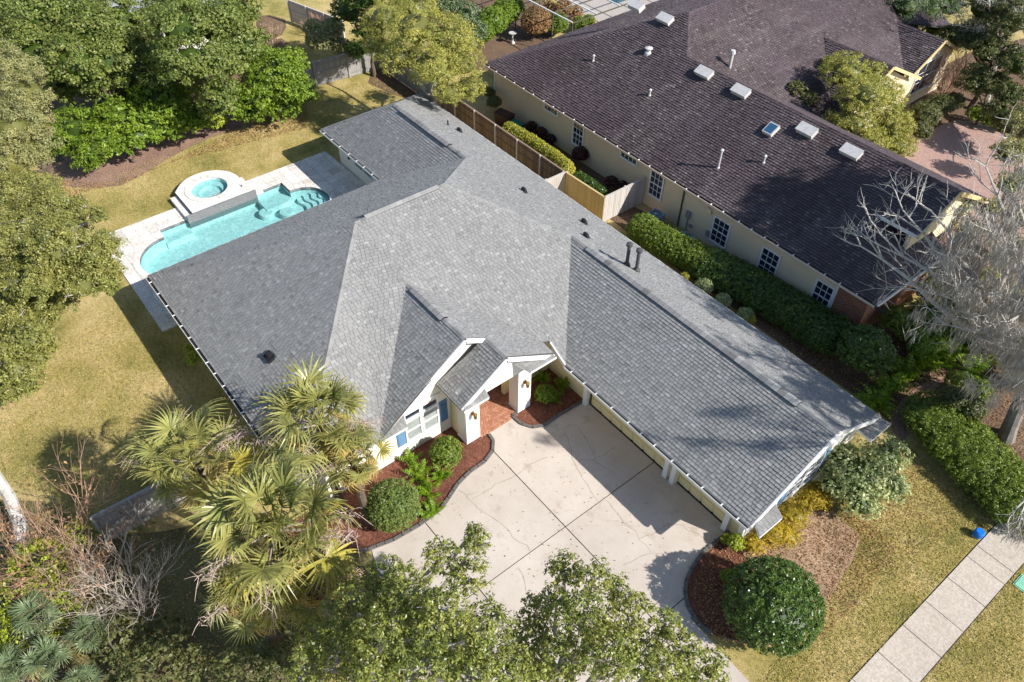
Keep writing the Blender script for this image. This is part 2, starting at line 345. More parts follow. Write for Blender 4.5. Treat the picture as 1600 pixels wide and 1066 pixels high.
# ------------------------------------------------------------------ ground
def flat(name, pts, z, mat, kind='structure', t=None):
    me = bpy.data.meshes.new(name); bm = bmesh.new()
    vs = [bm.verts.new((x, y, z)) for x, y in pts]; f = bm.faces.new(vs)
    if f.normal.z < 0: f.normal_flip()
    bm.normal_update()
    if f.normal.z < 0: f.normal_flip()
    bmesh.ops.triangulate(bm, faces=bm.faces[:]); bm.to_mesh(me); bm.free(); me.materials.append(mat)
    o = link(name, me); o['kind'] = kind; return o
def smooth_poly(pts, n=4):
    out = []; N = len(pts)
    for i in range(N):
        p0, p1, p2, p3 = [np.array(pts[(i+k-1) % N]) for k in range(4)]
        for j in range(n):
            t = j/n
            q = 0.5*((2*p1)+(-p0+p2)*t+(2*p0-5*p1+4*p2-p3)*t*t+(-p0+3*p1-3*p2+p3)*t**3)
            out.append((float(q[0]), float(q[1])))
    return out
def px_poly(l, z=0): return [P(x, y, z)[:2] for x, y in l]
# the pool and spa sit below the lawn, so the lawn sheet is laid round their rectangle
gb = MB()
PX0, PX1, PY0, PY1 = -41.2, -33.4, 3.9, 17.6
for (a, b_, c, d) in ((-400, PX0, -400, 400), (PX1, 400, -400, 400), (PX0, PX1, -400, PY0), (PX0, PX1, PY1, 400)):
    gb.face([(a, c, 0), (b_, c, 0), (b_, d, 0), (a, d, 0)])
ground = gb.build('ground', M['lawn']); ground['kind'] = 'structure'

def clip(poly, a, b, c):
    """keep the part of a 2D polygon where a*x+b*y <= c"""
    out = []
    for i in range(len(poly)):
        p, q = poly[i], poly[(i+1) % len(poly)]
        dp = a*p[0]+b*p[1]-c; dq = a*q[0]+b*q[1]-c
        if dp <= 0: out.append(p)
        if (dp < 0 < dq) or (dq < 0 < dp):
            s = dp/(dp-dq); out.append((p[0]+(q[0]-p[0])*s, p[1]+(q[1]-p[1])*s))
    return out
def rect_clip(poly, x0, x1, y0, y1):
    for a, b, c in ((1, 0, x1), (-1, 0, -x0), (0, 1, y1), (0, -1, -y0)):
        poly = clip(poly, a, b, c)
        if len(poly) < 3: return []
    return poly
def area(poly): return 0.5*abs(sum(poly[i][0]*poly[(i+1) % len(poly)][1]-poly[(i+1) % len(poly)][0]*poly[i][1] for i in range(len(poly))))

# driveway: dark bed with concrete slabs, one object each
dr_out = [(-17.3, 6.0), (-17.3, 17.2), (-7.0, 17.2), (-5.6, 13.1), (-2.7, 13.0), (-0.63, 13.0), (-0.63, 3.5), (-4.0, 3.5), (-9.0, 4.0), (-14.0, 5.0)]
dr = flat('driveway', dr_out, 0.004, M['joint'])
xs = [-17.4, -11.33, -6.3, -0.62]; ys = [3.0, 7.7, 12.0, 17.3]
for i in range(3):
    for j in range(3):
        q = rect_clip(dr_out, xs[i]+0.02, xs[i+1]-0.02, ys[j]+0.02, ys[j+1]-0.02)
        if len(q) > 2 and area(q) > 0.3:
            b = MB(); b.prism(q, 0.006, 0.03, a=random.random()); b.build('slab', M['concrete'], dr, attr=True)
def crack(pts, wd=0.011, parent=dr, z=0.034):
    b = MB(); p2 = []
    for i in range(len(pts)-1):
        a, c = np.array(pts[i]), np.array(pts[i+1]); n = max(2, int(np.linalg.norm(c-a)/0.25))
        for k in range(n):
            q = a+(c-a)*k/n; p2.append(q+rng.normal(0, 0.045, 2))
    p2.append(np.array(pts[-1])); d0 = None
    for i in range(len(p2)-1):
        d = p2[i+1]-p2[i]; d = d/(np.linalg.norm(d)+1e-6); s = np.array([-d[1], d[0]])*wd*random.uniform(0.5, 1.2)
        if d0 is None: d0 = s
        b.face([(*(p2[i]-d0), z), (*(p2[i+1]-s), z), (*(p2[i+1]+s), z), (*(p2[i]+d0), z)]); d0 = s
    b.build('crack', M['crack'], parent)
for l in ([(855, 665), (882, 672), (903, 735), (935, 784)], [(945, 780), (975, 815), (1000, 843), (1017, 863)], [(1000, 843), (1045, 820), (1068, 822), (1105, 845)],
          [(717, 767), (755, 800), (790, 826), (828, 862)], [(740, 780), (775, 758), (815, 738), (855, 715)], [(975, 882), (1017, 863), (1055, 868)], [(808, 885), (820, 905), (822, 925)],
          [(905, 722), (935, 716), (960, 700)], [(905, 672), (925, 700), (930, 722), (960, 740)]):
    crack(px_poly(l))

# sidewalk slabs
sw = flat('sidewalk', [(-0.66, -90), (0.94, -90), (0.94, 120), (-0.66, 120)], 0.005, M['joint'])
yj = [2.2, 3.7, 5.2, 6.8, 8.3, 9.8, 11.4, 12.9, 14.4, 15.89, 17.44, 19.02, 20.52, 22.05, 23.48, 24.23, 25.93, 27.5, 29.1, 30.6, 32.1, 33.6, 35.1, 36.6]
for a, c in zip(yj[:-1], yj[1:]):
    b = MB(); b.bb(-0.62, 0.90, a+0.014, c-0.014, 0.007, 0.032+random.uniform(0, 0.008), a=random.random())
    b.build('slab', M['walkconcrete'], sw, attr=True)

# beds
bedA = smooth_poly(px_poly([(764, 680), (771, 690), (770, 706), (758, 722), (735, 738), (716, 757), (701, 780), (690, 796), (655, 822), (615, 845), (575, 860), (560, 862)]), 1)
bedA = bedA+[(-17.5, 3.2), (-18.3, 3.0), (-18.3, 11.9), (-17.0, 12.37)]
flat('mulch_bed', bedA, 0.05, M['mulch'])
bedB = smooth_poly(px_poly([(809, 647), (800, 651), (815, 664), (832, 669), (850, 666), (870, 652), (909, 629)]), 1)
bedB = [(-18.35, 14.2)]+[(-17.02, 14.2)]+bedB+[(-15.6, 17.1), (-18.35, 17.1)]
flat('mulch_bed', bedB, 0.052, M['mulch'])
bedC_edge = px_poly([(1137, 833), (1118, 848), (1095, 868), (1080, 890), (1072, 908), (1070, 927), (1075, 950), (1090, 975), (1112, 992)])
bedC = bedC_edge+px_poly([(1150, 1003), (1200, 1012), (1250, 1000), (1280, 960), (1330, 880), (1345, 840), (1300, 800), (1225, 790)])+[(-6.5, 17.1)]
M['straw'] = mulch_mat('straw_and_leaf_litter', (0.14, 0.085, 0.055), (0.36, 0.235, 0.15), (0.56, 0.42, 0.28))
flat('mulch_bed', bedC, 0.045, M['straw'])
flat('mulch_bed', bedC_edge+px_poly([(1160, 1003), (1200, 960), (1190, 900), (1170, 880)]), 0.053, M['mulch'])
def edge_run(pts, label):
    b = MB(); n = len(pts)
    root = thing('bed_edging', label, 'edging', (pts[0][0], pts[0][1], 0))
    dist = 0
    for i in range(n-1):
        a, c = np.array(pts[i]), np.array(pts[i+1]); Ld = np.linalg.norm(c-a); k = max(1, int(Ld/0.33))
        for j in range(k):
            p, q = a+(c-a)*(j+0.04)/k, a+(c-a)*(j+0.96)/k
            e = MB(); e.beam((*p, 0.055), (*q, 0.055), 0.13, 0.12); e.build('edging_stone', M['edging'], root)
edge_run(bedA[:12], 'curved grey stone edging between left mulch bed and driveway')
edge_run(bedB[2:9], 'grey stone edging round the mulch bed in the entry corner')
edge_run(bedC_edge, 'dark curved edging round the mulch bed by the big round bush')
for nm, pl, z, mt in (
  ('shade_tinted_lawn', [(0, 160), (90, 290), (200, 272), (260, 225), (380, 175), (480, 130), (440, 60), (260, 90), (100, 120)], 0.006, 'litter'),
  ('shade_tinted_lawn', [(70, 270), (110, 292), (190, 290), (260, 250), (330, 215), (420, 185), (440, 165), (250, 170)], 0.010, 'litter_pink'),
  ('mulch_bed', [(575, 130), (600, 105), (660, 148), (690, 180), (650, 160)], 0.006, 'litter'),
  ('shade_tinted_lawn', [(950, 340), (985, 320), (1100, 385), (1250, 470), (1330, 510), (1500, 480), (1600, 560), (1600, 620), (1480, 590), (1420, 640), (1400, 670), (1370, 640), (1250, 560), (1130, 470)], 0.006, 'litter'),
  ('shade_tinted_lawn', [(1385, 655), (1430, 650), (1500, 760), (1580, 810), (1600, 820), (1600, 600), (1480, 590)], 0.010, 'litter'),
  ('shade_tinted_lawn', [(0, 780), (150, 830), (260, 830), (420, 800), (560, 860), (620, 900), (500, 1066), (0, 1200)], 0.006, 'painted_shade_lawn'),  # lawn in tree shade, the shade painted as darker ground
  ('mulch_bed', [(790, 185), (890, 270), (1000, 318), (985, 290), (900, 215), (820, 175)], 0.006, 'litter'),
  ('shade_tinted_lawn', [(640, 0), (840, 0), (900, 30), (770, 110), (700, 90)], 0.006, 'litter'),
  ('shade_tinted_lawn', [(400, 25), (445, 30), (440, 55), (410, 62)], 0.006, 'litter'),
  ('shade_tinted_lawn', [(1290, 280), (1420, 180), (1440, 120), (1600, 60), (1600, 190), (1490, 205), (1420, 280), (1400, 250)], 0.006, 'litter'),
  ('shade_tinted_lawn', [(1500, 300), (1600, 280), (1600, 560), (1480, 480), (1450, 430)], 0.008, 'litter'),
  ('paver_drive', [(1400, 260), (1440, 215), (1495, 188), (1560, 205), (1640, 280), (1700, 420), (1560, 420), (1490, 310), (1420, 290)], 0.014, 'pinkpaver'),
  ('garden_path', [(1390, 650), (1440, 600), (1475, 590), (1430, 650), (1412, 690)], 0.016, 'litter_pink')):
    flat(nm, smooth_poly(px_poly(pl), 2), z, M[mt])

# ------------------------------------------------------------------ shingled roofs
def shingles(b, poly, zref, course=0.145, tab=(0.14, 0.27), th=0.026, band=0.2, bandk=0.75, gap=0.007):
    """cover a planar convex polygon with courses of raised tabs, one raised polygon each"""
    p = [Vector(q) for q in poly]
    n = Vector((0, 0, 0))
    for i in range(1, len(p)-1): n += (p[i]-p[0]).cross(p[i+1]-p[0])
    n.normalize()
    if n.z < 0: n = -n
    u = Vector((0, 0, 1)).cross(n).normalized(); v = n.cross(u)
    if v.z < 0: v = -v; 
    o = p[0]+v*((zref-p[0].z)/v.z)
    q2 = [((q-o).dot(u), (q-o).dot(v)) for q in p]
    vmin = min(q[1] for q in q2); vmax = max(q[1] for q in q2)
    k = int(math.floor(vmin/course))
    while k*course < vmax:
        v0, v1 = k*course, (k+1)*course
        s = clip(clip(q2, 0, -1, -v0), 0, 1, v1)
        if len(s) > 2:
            u0 = min(q[0] for q in s); u1 = max(q[0] for q in s)
            x = u0-random.uniform(0, tab[1])
            while x < u1:
                x2 = x+random.uniform(*tab); t_ = clip(clip(s, -1, 0, -x-gap), 1, 0, x2-gap)
                if len(t_) > 2:
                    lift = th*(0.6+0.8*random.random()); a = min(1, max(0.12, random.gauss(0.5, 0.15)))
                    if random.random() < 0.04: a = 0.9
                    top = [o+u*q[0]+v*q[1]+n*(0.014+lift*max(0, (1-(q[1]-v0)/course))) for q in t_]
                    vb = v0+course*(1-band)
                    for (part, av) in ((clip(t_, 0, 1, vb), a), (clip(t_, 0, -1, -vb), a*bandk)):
                        if len(part) > 2:
                            b.face([o+u*q[0]+v*q[1]+n*(0.014+lift*max(0, (1-(q[1]-v0)/course))) for q in part], av)
                    for i in range(len(t_)):
                        j = (i+1) % len(t_)
                        if abs(t_[i][1]-v0) < 1e-5 and abs(t_[j][1]-v0) < 1e-5:
                            b.face([top[i], top[j], top[j]-n*(lift+0.013), top[i]-n*(lift+0.013)], a*0.6)
                x = x2
        k += 1
def ridge_caps(b, p, q, wd=0.26, a0=0.35):
    p = Vector(p); q = Vector(q); d = q-p; Ln = d.length; d.normalize(); k = max(1, int(Ln/0.2))
    sd = d.cross(Vector((0, 0, 1))).normalized(); up = sd.cross(d)
    for i in range(k):
        s0 = p+d*(Ln*i/k); s1 = p+d*(Ln*(i+1)/k+0.02); a = min(1, max(0, random.gauss(a0, 0.15)))
        for sg in (1, -1):
            f_ = [s0+up*0.035, s1+up*0.045, s1+up*0.045+sd*sg*wd/2-up*wd*0.23, s0+up*0.035+sd*sg*wd/2-up*wd*0.23]
            b.face(f_ if sg < 0 else f_[::-1], a)

def roof(parent, faces, zref, mat, deckmat, t=0.10, name='roof', caps=(), **kw):
    d = MB()
    for f in faces: d.slab([(q[0], q[1], q[2]) for q in f], t)
    ro = d.build(name, deckmat, parent)
    b = MB()
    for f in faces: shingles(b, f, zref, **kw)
    for c in caps: ridge_caps(b, *c)
    so = b.build('shingles', mat, ro, attr=True, off=rootloc(ro)); so['kind'] = 'stuff'
    return ro

house = thing('house', 'cream single storey house with new grey shingle roof, in the middle', 'house', (-18, 14, 0))
EZ = 2.65
P1 = (-25.2, 11.62, 7.05); P2 = (-25.2, 16.28, 7.05)
Rw = (-29.09, 20.28, 4.87); Gr = (-20.77, 20.28, 4.87)
CA = (-33.05, 4.07, EZ); CL = (-17.7, 4.07, EZ)
Gp = (-22.05, 12.05, 5.5); VL = (-17.7, 7.58, EZ); AX = (-17.88, 12.05, 5.5)
VJ = (-33.05, 17.2, EZ); VR = (-16.25, 16.13, EZ)
REND = (-36.1, 20.28, 4.87)
JN = (-17.88, 13.05, 4.93); PA = (-16.5, 13.05, 4.93)
main_faces = [
 [CA, CL, P1],                                                        # left slope
 [CA, P1, P2, Rw, VJ],                                                # pool side
 [(-39.8, 24.35, EZ), REND, Rw, P2, Gr, (-6.1, 20.28, 4.87), (-6.1, 24.35, EZ)],   # back slope
 [(-39.8, 17.2, EZ), VJ, Rw, REND],                                   # rear wing slope
 [(-39.8, 17.2, EZ), REND, (-39.8, 24.35, EZ)],                       # rear hip end
 [P1, Gp, VL], [P1, VL, CL],
 [P1, P2, Gp], [P2, Gr, (-17.35, 16.1, 3.20), Gp], [Gr, VR, (-17.35, 16.1, 3.20)],
 [VR, (-6.1, 16.13, EZ), (-6.1, 20.28, 4.87), Gr],                    # garage slope
 [Gp, AX, VL],                                                        # front gable, left
 [AX, Gp, (-17.35, 16.1, 3.19), JN],                                  # front gable, right
 [JN, (-17.35, 16.1, 3.19), (-17.30, 15.64, 3.454), (-16.5, 15.62, 3.465), PA],
 [JN, PA, (-16.5, 10.75, 3.40), (-18.2, 10.75, 3.40)],                # porch, left
]
caps = [(CA, P1), (CL, P1), (P1, P2), (P2, Rw), (P2, Gr), (REND, Rw), (Gr, (-6.1, 20.28, 4.87)), (Gp, AX), (JN, PA), ((-39.8, 17.2, EZ), REND), ((-39.8, 24.35, EZ), REND)]
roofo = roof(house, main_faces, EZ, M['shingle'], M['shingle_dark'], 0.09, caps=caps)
# ridge vents
def vent_strip(p, q, wd=0.34, parent=None):
    b = MB(); p = Vector(p); q = Vector(q); d = (q-p).normalized(); sd = Vector((d.y, -d.x, 0))
    for sg in (1, -1):
        c = sd*sg*wd*0.25
        b.beam(p+c+Vector((0, 0, 0.055-0.03)), q+c+Vector((0, 0, 0.055-0.03)), wd/2, 0.05, up=Vector((0, 0, 1))+sd*sg*0.5)
    v = b.build('ridge_vent', M['black'], roofo)
    b2 = MB(); Ln = (q-p).length; k = int(Ln/0.3)
    for i in range(k):
        a_ = p+d*Ln*i/k; c_ = p+d*Ln*(i+0.98)/k; tt = random.gauss(0.5, 0.2)
        for sg in (1, -1):
            o_ = sd*sg*(wd/2+0.02)
            e = [a_+Vector((0, 0, 0.10)), c_+Vector((0, 0, 0.11)), c_+o_+Vector((0, 0, 0.025)), a_+o_+Vector((0, 0, 0.015))]
            b2.face(e if sg > 0 else e[::-1], tt)
    b2.build('vent_cap', M['shingle'], v, attr=True, off=rootloc(v))
for p, q in (((-35.3, 20.28, 4.87), (-30.6, 20.28, 4.87)), ((-25.25, 12.1, 7.05), (-25.2, 15.9, 7.05)), ((-19.6, 20.28, 4.87), (-7.8, 20.28, 4.87)), ((-21.6, 12.05, 5.5), (-19.3, 12.05, 5.5))):
    vent_strip(p, q)
# cornice returns: small shingled pent roofs at the gable feet
def cornice(pts_top, pts_bot, zr):
    r_ = roof(house, [[*pts_bot, *pts_top[::-1]]], zr, M['shingle'], M['white'], 0.12, 'cornice_return')
cornice([(-18.2, 7.95, 2.86), (-18.2, 9.05, 2.86)], [(-17.6, 7.55, 2.65), (-17.6, 8.85, 2.65)], 2.65)
cornice([(-16.95, 11.3, 3.68), (-16.95, 12.10, 3.68)], [(-16.3, 10.78, 3.42), (-16.3, 12.02, 3.42)], 3.42)
cornice([(-16.95, 13.85, 3.68), (-16.95, 15.15, 3.68)], [(-16.3, 14.20, 3.42), (-16.3, 15.62, 3.42)], 3.42)
cornice([(-6.35, 16.5, 2.80), (-6.35, 17.65, 2.80)], [(-5.60, 16.1, 2.60), (-5.60, 17.4, 2.60)], 2.60)
cornice([(-6.35, 22.9, 2.85), (-6.35, 24.0, 2.85)], [(-5.60, 23.0, 2.65), (-5.60, 24.38, 2.65)], 2.65)
# walls
def wall(b, pts, thick, parent=house, name='wall', mat=None):
    pass
def wallbox(name, x0, x1, y0, y1, z0, z1, mat, parent=house):
    b = MB(); b.bb(x0, x1, y0, y1, z0, z1); return b.build(name, mat, parent)
def gable(name, xf, pts, t, mat, parent=house):
    b = MB(); n = len(pts)
    vs = [(xf, y, z) for y, z in pts]+[(xf-t, y, z) for y, z in pts]
    b.faces(vs, [tuple(range(n)), tuple(range(2*n-1, n-1, -1))]+[(k, n+k, n+(k+1) % n, (k+1) % n) for k in range(n)])
    return b.build(name, mat, parent)
wallbox('wall', -32.5, -18.25, 4.50, 4.70, 0, 2.55, M['cream'])
wallbox('wall', -32.5, -32.3, 4.70, 18.0, 0, 2.55, M['cream'])
wallbox('wall', -39.66, -32.3, 18.02, 18.2, 0, 2.55, M['cream_lit_tone'])
wallbox('wall', -39.66, -39.5, 18.2, 23.9, 0, 2.55, M['cream_lit_tone'])
wallbox('wall', -39.5, -6.7, 23.7, 23.9, 0, 2.55, M['cream'])
gable('wall', -18.25, [(4.7, 0), (10.9, 0), (10.9, 4.6), (12.05, 5.30), (12.5, 5.0), (12.5, 0.0), (14.2, 0.0), (14.2, 2.5), (14.0, 3.9), (12.05, 5.32), (7.75, 2.62), (4.7, 2.5)], 0.2, M['cream_lit_tone']) if False else None
gable('wall', -18.25, [(4.7, 0), (11.9, 0), (11.9, 5.18), (7.95, 2.72), (4.7, 2.55)], 0.2, M['cream_lit_tone'])
gable('wall', -18.25, [(11.9, 2.72), (15.4, 2.72), (15.4, 3.25), (12.1, 5.2), (11.9, 5.18)], 0.2, M['cream_lit_tone'])
wallbox('wall', -18.45, -18.25, 14.3, 17.0, 0, 2.9, M['cream'])
wallbox('wall', -22.6, -18.5, 11.2, 11.4, 0, 2.7, M['cream'])
wallbox('wall', -22.6, -18.5, 14.9, 15.1, 0, 2.7, M['cream'])
wallbox('wall', -22.6, -22.4, 11.4, 14.9, 0, 2.7, M['cream'])
dd = MB(); dd.bb(-22.42, -22.34, 12.6, 13.7, 0.05, 2.2); dd.build('front_door', M['blue_shutter'], house)
# porch: columns, beam, gable face
for y0 in (11.32, 14.16):
    b = MB(); b.bb(-17.70, -17.05, y0, y0+0.68, 0.0, 3.30); cl = b.build('column', M['cream_lit_tone'], house)
    b = MB()
    for ya in (y0-0.015, y0+0.575): b.bb(-17.15, -17.02, ya, ya+0.12, 0.0, 3.2)
    b.bb(-17.73, -17.02, y0-0.03, y0+0.71, 0.0, 0.12)
    b.build('column_trim', M['white'], cl)
wallbox('porch_side_wall', -18.25, -17.70, 11.34, 11.44, 0, 3.3, M['cream'])
gable('porch_gable', -17.06, [(12.0, 2.70), (14.16, 2.70), (14.16, 3.31), (15.35, 3.31), (15.35, 3.50), (13.05, 4.86), (11.0, 3.60), (11.0, 3.31), (12.0, 3.31)], 0.18, M['white'])
wallbox('porch_ceiling', -18.25, -17.24, 11.9, 14.3, 3.2, 3.26, M['white'])
def rake(pts, w_=0.20, d=0.06, parent=house):
    for p, q in zip(pts[:-1], pts[1:]):
        b = MB(); b.beam(p, q, d, w_); b.build('fascia_board', M['white'], parent)
rake([(-17.84, 7.66, 2.58), (-17.84, 12.05, 5.40), (-17.84, 13.0, 4.84)])
rake([(-16.46, 10.80, 3.34), (-16.46, 13.05, 4.80), (-16.46, 15.60, 3.30)])
rake([(-6.06, 16.18, 2.58), (-6.06, 20.28, 4.78), (-6.06, 24.3, 2.58)])
rake([(-33.1, 4.1, 2.56), (-33.1, 17.2, 2.56)], 0.16)
rake([(-39.85, 17.2, 2.56), (-39.85, 24.3, 2.56)], 0.16)
rake([(-17.66, 4.2, 2.56), (-17.66, 7.6, 2.56)], 0.16)
rake([(-39.8, 24.39, 2.56), (-6.1, 24.39, 2.56)], 0.16)
rake([(-17.32, 16.12, 3.12), (-16.25, 16.10, 2.58)], 0.18)
# soffits
wallbox('soffit', -33.0, -17.75, 4.12, 4.5, 2.46, 2.50, M['white']); wallbox('soffit', -16.3, -6.15, 16.2, 17.0, 2.44, 2.48, M['white'])
wallbox('soffit', -39.7, -33.1, 17.3, 18.0, 2.46, 2.5, M['white'])
# gutters
def gutter(x0, x1, y, z, out, pitch, parent=house):
    b = MB(); s = out
    b.bb(x0, x1, y, y+s*0.012, z-0.12, z-0.01); b.bb(x0, x1, y+s*0.14, y+s*0.155, z-0.12, z+0.0)
    b.bb(x0, x1, y, y+s*0.155, z-0.13, z-0.118)
    g = b.build('gutter', M['white'], parent)
    b = MB(); b.bb(x0+0.02, x1-0.02, y+s*0.014, y+s*0.138, z-0.115, z-0.075); b.build('gutter_debris', M['gutter_in'], g, off=rootloc(g))
    x = x0+pitch*0.5
    while x < x1:
        b = MB(); b.bb(x, x+0.05, y-s*0.02, y+s*0.165, z-0.005, z+0.012); b.build('hanger', M['white'], g, off=rootloc(g)); x += pitch*random.uniform(0.85, 1.15)
gutter(-33.0, -17.7, 4.06, 2.66, -1, 0.95)
gutter(-16.2, -6.1, 16.12, 2.66, -1, 0.85)
gutter(-39.75, -33.1, 17.19, 2.66, -1, 0.9)
# garage
wallbox('wall', -18.25, -6.5, 17.02, 17.22, 2.25, 2.5, M['cream'])
wallbox('wall', -18.25, -15.55, 17.02, 17.22, 0, 2.25, M['cream'])
wallbox('wall', -10.6, -10.0, 17.02, 17.22, 0, 2.25, M['cream'])
wallbox('wall', -7.4, -6.7, 17.02, 17.22, 0, 2.25, M['cream'])
for x in (-15.55, -10.55, -10.15, -7.32, -6.62):
    b = MB(); b.bb(x-0.11, x+0.11, 16.82, 17.02, 0, 2.44); b.build('pilaster', M['white'], house)
for x0, x1 in ((-15.4, -10.7), (-10.0, -7.45)):
    b = MB(); b.bb(x0, x1, 17.14, 17.20, 0.03, 2.25); gd = b.build('garage_door', M['door_y'], house)
    nx = int((x1-x0)/0.6)
    for k in range(4):
        for i in range(nx):
            b = MB(); w_ = (x1-x0)/nx
            b.bb(x0+i*w_+0.05, x0+(i+1)*w_-0.05, 17.10, 17.14, 0.08+k*0.54, 0.08+k*0.54+0.46); b.build('panel', M['door_y'], gd, off=rootloc(gd))
    b = MB(); b.bb(x0, x1, 17.05, 17.14, 0.032, 0.06); b.build('door_seal', M['black'], gd, off=rootloc(gd))
gable('wall', -6.5, [(17.0, 0), (23.9, 0), (23.9, 2.6), (20.28, 4.6), (17.0, 2.7)], 0.2, M['cream_lit_tone'])
# windows
def window(plane, at, a0, a1, z0, z1, cols, rows, parent, out, name='window', sash=True, pane=None, fr=0.07):
    """plane 'x' or 'y': the wall is at that coordinate; out = +1/-1 outward direction"""
    def bx(b, s0, s1, za, zb, d0, d1):
        lo, hi = sorted((at+out*d0, at+out*d1))
        if plane == 'x': b.bb(lo, hi, s0, s1, za, zb)
        else: b.bb(s0, s1, lo, hi, za, zb)
    b = MB()
    bx(b, a0-fr, a0, z0-fr, z1+fr, 0.0, 0.06); bx(b, a1, a1+fr, z0-fr, z1+fr, 0, 0.06); bx(b, a0, a1, z1, z1+fr, 0, 0.06); bx(b, a0, a1, z0-fr, z0, 0, 0.08)
    f = b.build(name, M['white'], parent)
    o_ = rootloc(f)
    for i in range(cols):
        for j in range(rows):
            c = MB(); w_ = (a1-a0)/cols; h_ = (z1-z0)/rows
            bx(c, a0+i*w_+0.012, a0+(i+1)*w_-0.012, z0+j*h_+0.012, z0+(j+1)*h_-0.012, 0.012, 0.02); c.build('pane', pane or M['glass'], f, off=o_)
    m_ = MB()
    for i in range(1, cols): bx(m_, a0+i*(a1-a0)/cols-0.014, a0+i*(a1-a0)/cols+0.014, z0, z1, 0.01, 0.04)
    for j in range(1, rows): bx(m_, a0, a1, z0+j*(z1-z0)/rows-0.014, z0+j*(z1-z0)/rows+0.014, 0.01, 0.038)
    if sash: bx(m_, a0, a1, (z0+z1)/2-0.03, (z0+z1)/2+0.03, 0.01, 0.05)
    m_.build('muntins', M['white'], f, off=o_)
    return f
for y0 in (9.12, 9.98):
    window('x', -18.25, y0, y0+0.68, 0.85, 2.05, 1, 2, house, 1, pane=M['glass_blind'])
    window('x', -18.25, y0, y0+0.68, 2.24, 2.55, 1, 1, house, 1, 'transom_window', False)
wallbox('window_head_moulding', -18.25, -18.14, 8.85, 10.9, 2.72, 2.80, M['cream_lit_tone'])
for y0 in (8.62, 10.80):
    b = MB(); b.bb(-18.25, -18.20, y0, y0+0.38, 0.8, 2.15)
    sh = b.build('shutter', M['blue_shutter'], house)
    b = MB()
    for k in range(11): b.box((-18.185, y0+0.19, 0.92+k*0.11), (0.03, 0.30, 0.07), M=Matrix.Rotation(0.5, 3, 'Y'))
    b.build('louvres', M['blue_shutter'], sh, off=rootloc(sh))
window('y', 18.02, -37.6, -36.75, 1.0, 2.2, 1, 1, house, -1, sash=False); window('y', 18.02, -36.55, -35.7, 1.0, 2.2, 1, 1, house, -1, sash=False)
for y0 in (19.3, 20.4): window('x', -6.5, y0, y0+0.9, 0.9, 2.3, 2, 4, house, 1)
for y0 in (18.9, 21.45):
    b = MB(); b.bb(-6.5, -6.45, y0, y0+0.3, 0.85, 2.35); b.build('shutter', M['blue_shutter'], house)
wallbox('gable_moulding', -6.5, -6.38, 17.1, 23.6, 2.75, 2.87, M['white'])
# wall lamps on the porch columns and garage wall
def lamp(x, y, z, o=1, pl='x'):
    b = MB(); b.box((x+0.04, y, z), (0.06, 0.12, 0.2)); b.tube([(x+0.05, y, z+0.05), (x+0.18, y, z+0.16), (x+0.22, y, z+0.08)], [0.015]*3, 5)
    b.tube([(x+0.22, y, z+0.14), (x+0.22, y, z+0.08), (x+0.22, y, z-0.18), (x+0.22, y, z-0.22)], [0.02, 0.10, 0.065, 0.02], 8)
    b.build('wall_lamp', M['brass'], house)
lamp(-17.05, 11.66, 1.95); lamp(-17.05, 14.50, 1.95)
for x, y in ((-16.3, 17.0), (-38.3, 18.0)):
    b = MB(); b.box((x, y-0.05, 1.1), (0.12, 0.08, 0.16)); b.build('outlet_box', M['black'], house)
# house number beside the entrance: written on the right column in the photograph, too small to read as words
# roof vents and flues on the grey roof
def slope_z(f, x, y):
    p = [Vector(q) for q in f[:3]]; n = (p[1]-p[0]).cross(p[2]-p[0]); return p[0].z-(n.x*(x-p[0].x)+n.y*(y-p[0].y))/n.z
def on_face(f, px, py):
    p = [np.array(q) for q in f[:3]]; n = np.cross(p[1]-p[0], p[2]-p[0]); d = ray(px, py); t = n@(p[0]-C0)/(n@d); return tuple(C0+d*t)
back, left, gar = main_faces[2], main_faces[0], main_faces[10]
for (px, py) in ((719, 207), (820, 301), (914, 350), (917, 372)):
    x, y, z = on_face(back, px, py)
    b = MB(); b.tube([(x, y, z-0.05), (x, y, z+0.10)], [0.16, 0.12], 10); b.tube([(x, y, z+0.1), (x, y, z+0.13), (x-0.14, y, z+0.17), (x-0.2, y, z+0.15)], [0.1, 0.11, 0.11, 0.09], 8)
    b.box((x, y, z+0.02), (0.42, 0.42, 0.02), M=Matrix.Rotation(-0.5, 3, 'X')); b.build('roof_vent', M['black'], house)
x, y, z = on_face(left, 422, 560)
b = MB(); b.box((x, y, z+0.10), (0.5, 0.36, 0.13), M=Matrix.Rotation(0.5, 3, 'X')); b.tube([(x, y, z), (x, y, z+0.3)], [0.14, 0.12], 10); b.build('roof_vent', M['black'], house)
x, y, z = on_face(back, 700, 197)
b = MB(); b.tube([(x, y, z-0.1), (x, y, z+0.35)], [0.045, 0.045], 8); b.build('vent_pipe', M['black'], house)
M['flue'] = plain('dark_grey_flue', (0.07, 0.07, 0.072), 0.5, 0.15, 6)
for (px, py) in ((979, 415), (994, 424)):
    x, y, z = on_face(back, px, py)
    b = MB(); b.tube([(x, y, z-0.1), (x, y, z+0.12), (x, y, z+0.22), (x, y, z+1.15)], [0.2, 0.16, 0.085, 0.08], 12)
    b.build('flue_pipe', M['flue'], house)
    fo = house.children[-1]
    b = MB(); b.tube([(x, y, z+1.12), (x, y, z+1.16), (x, y, z+1.28), (x, y, z+1.32)], [0.1, 0.15, 0.15, 0.06], 12); b.build('flue_cap', M['flue'], house)

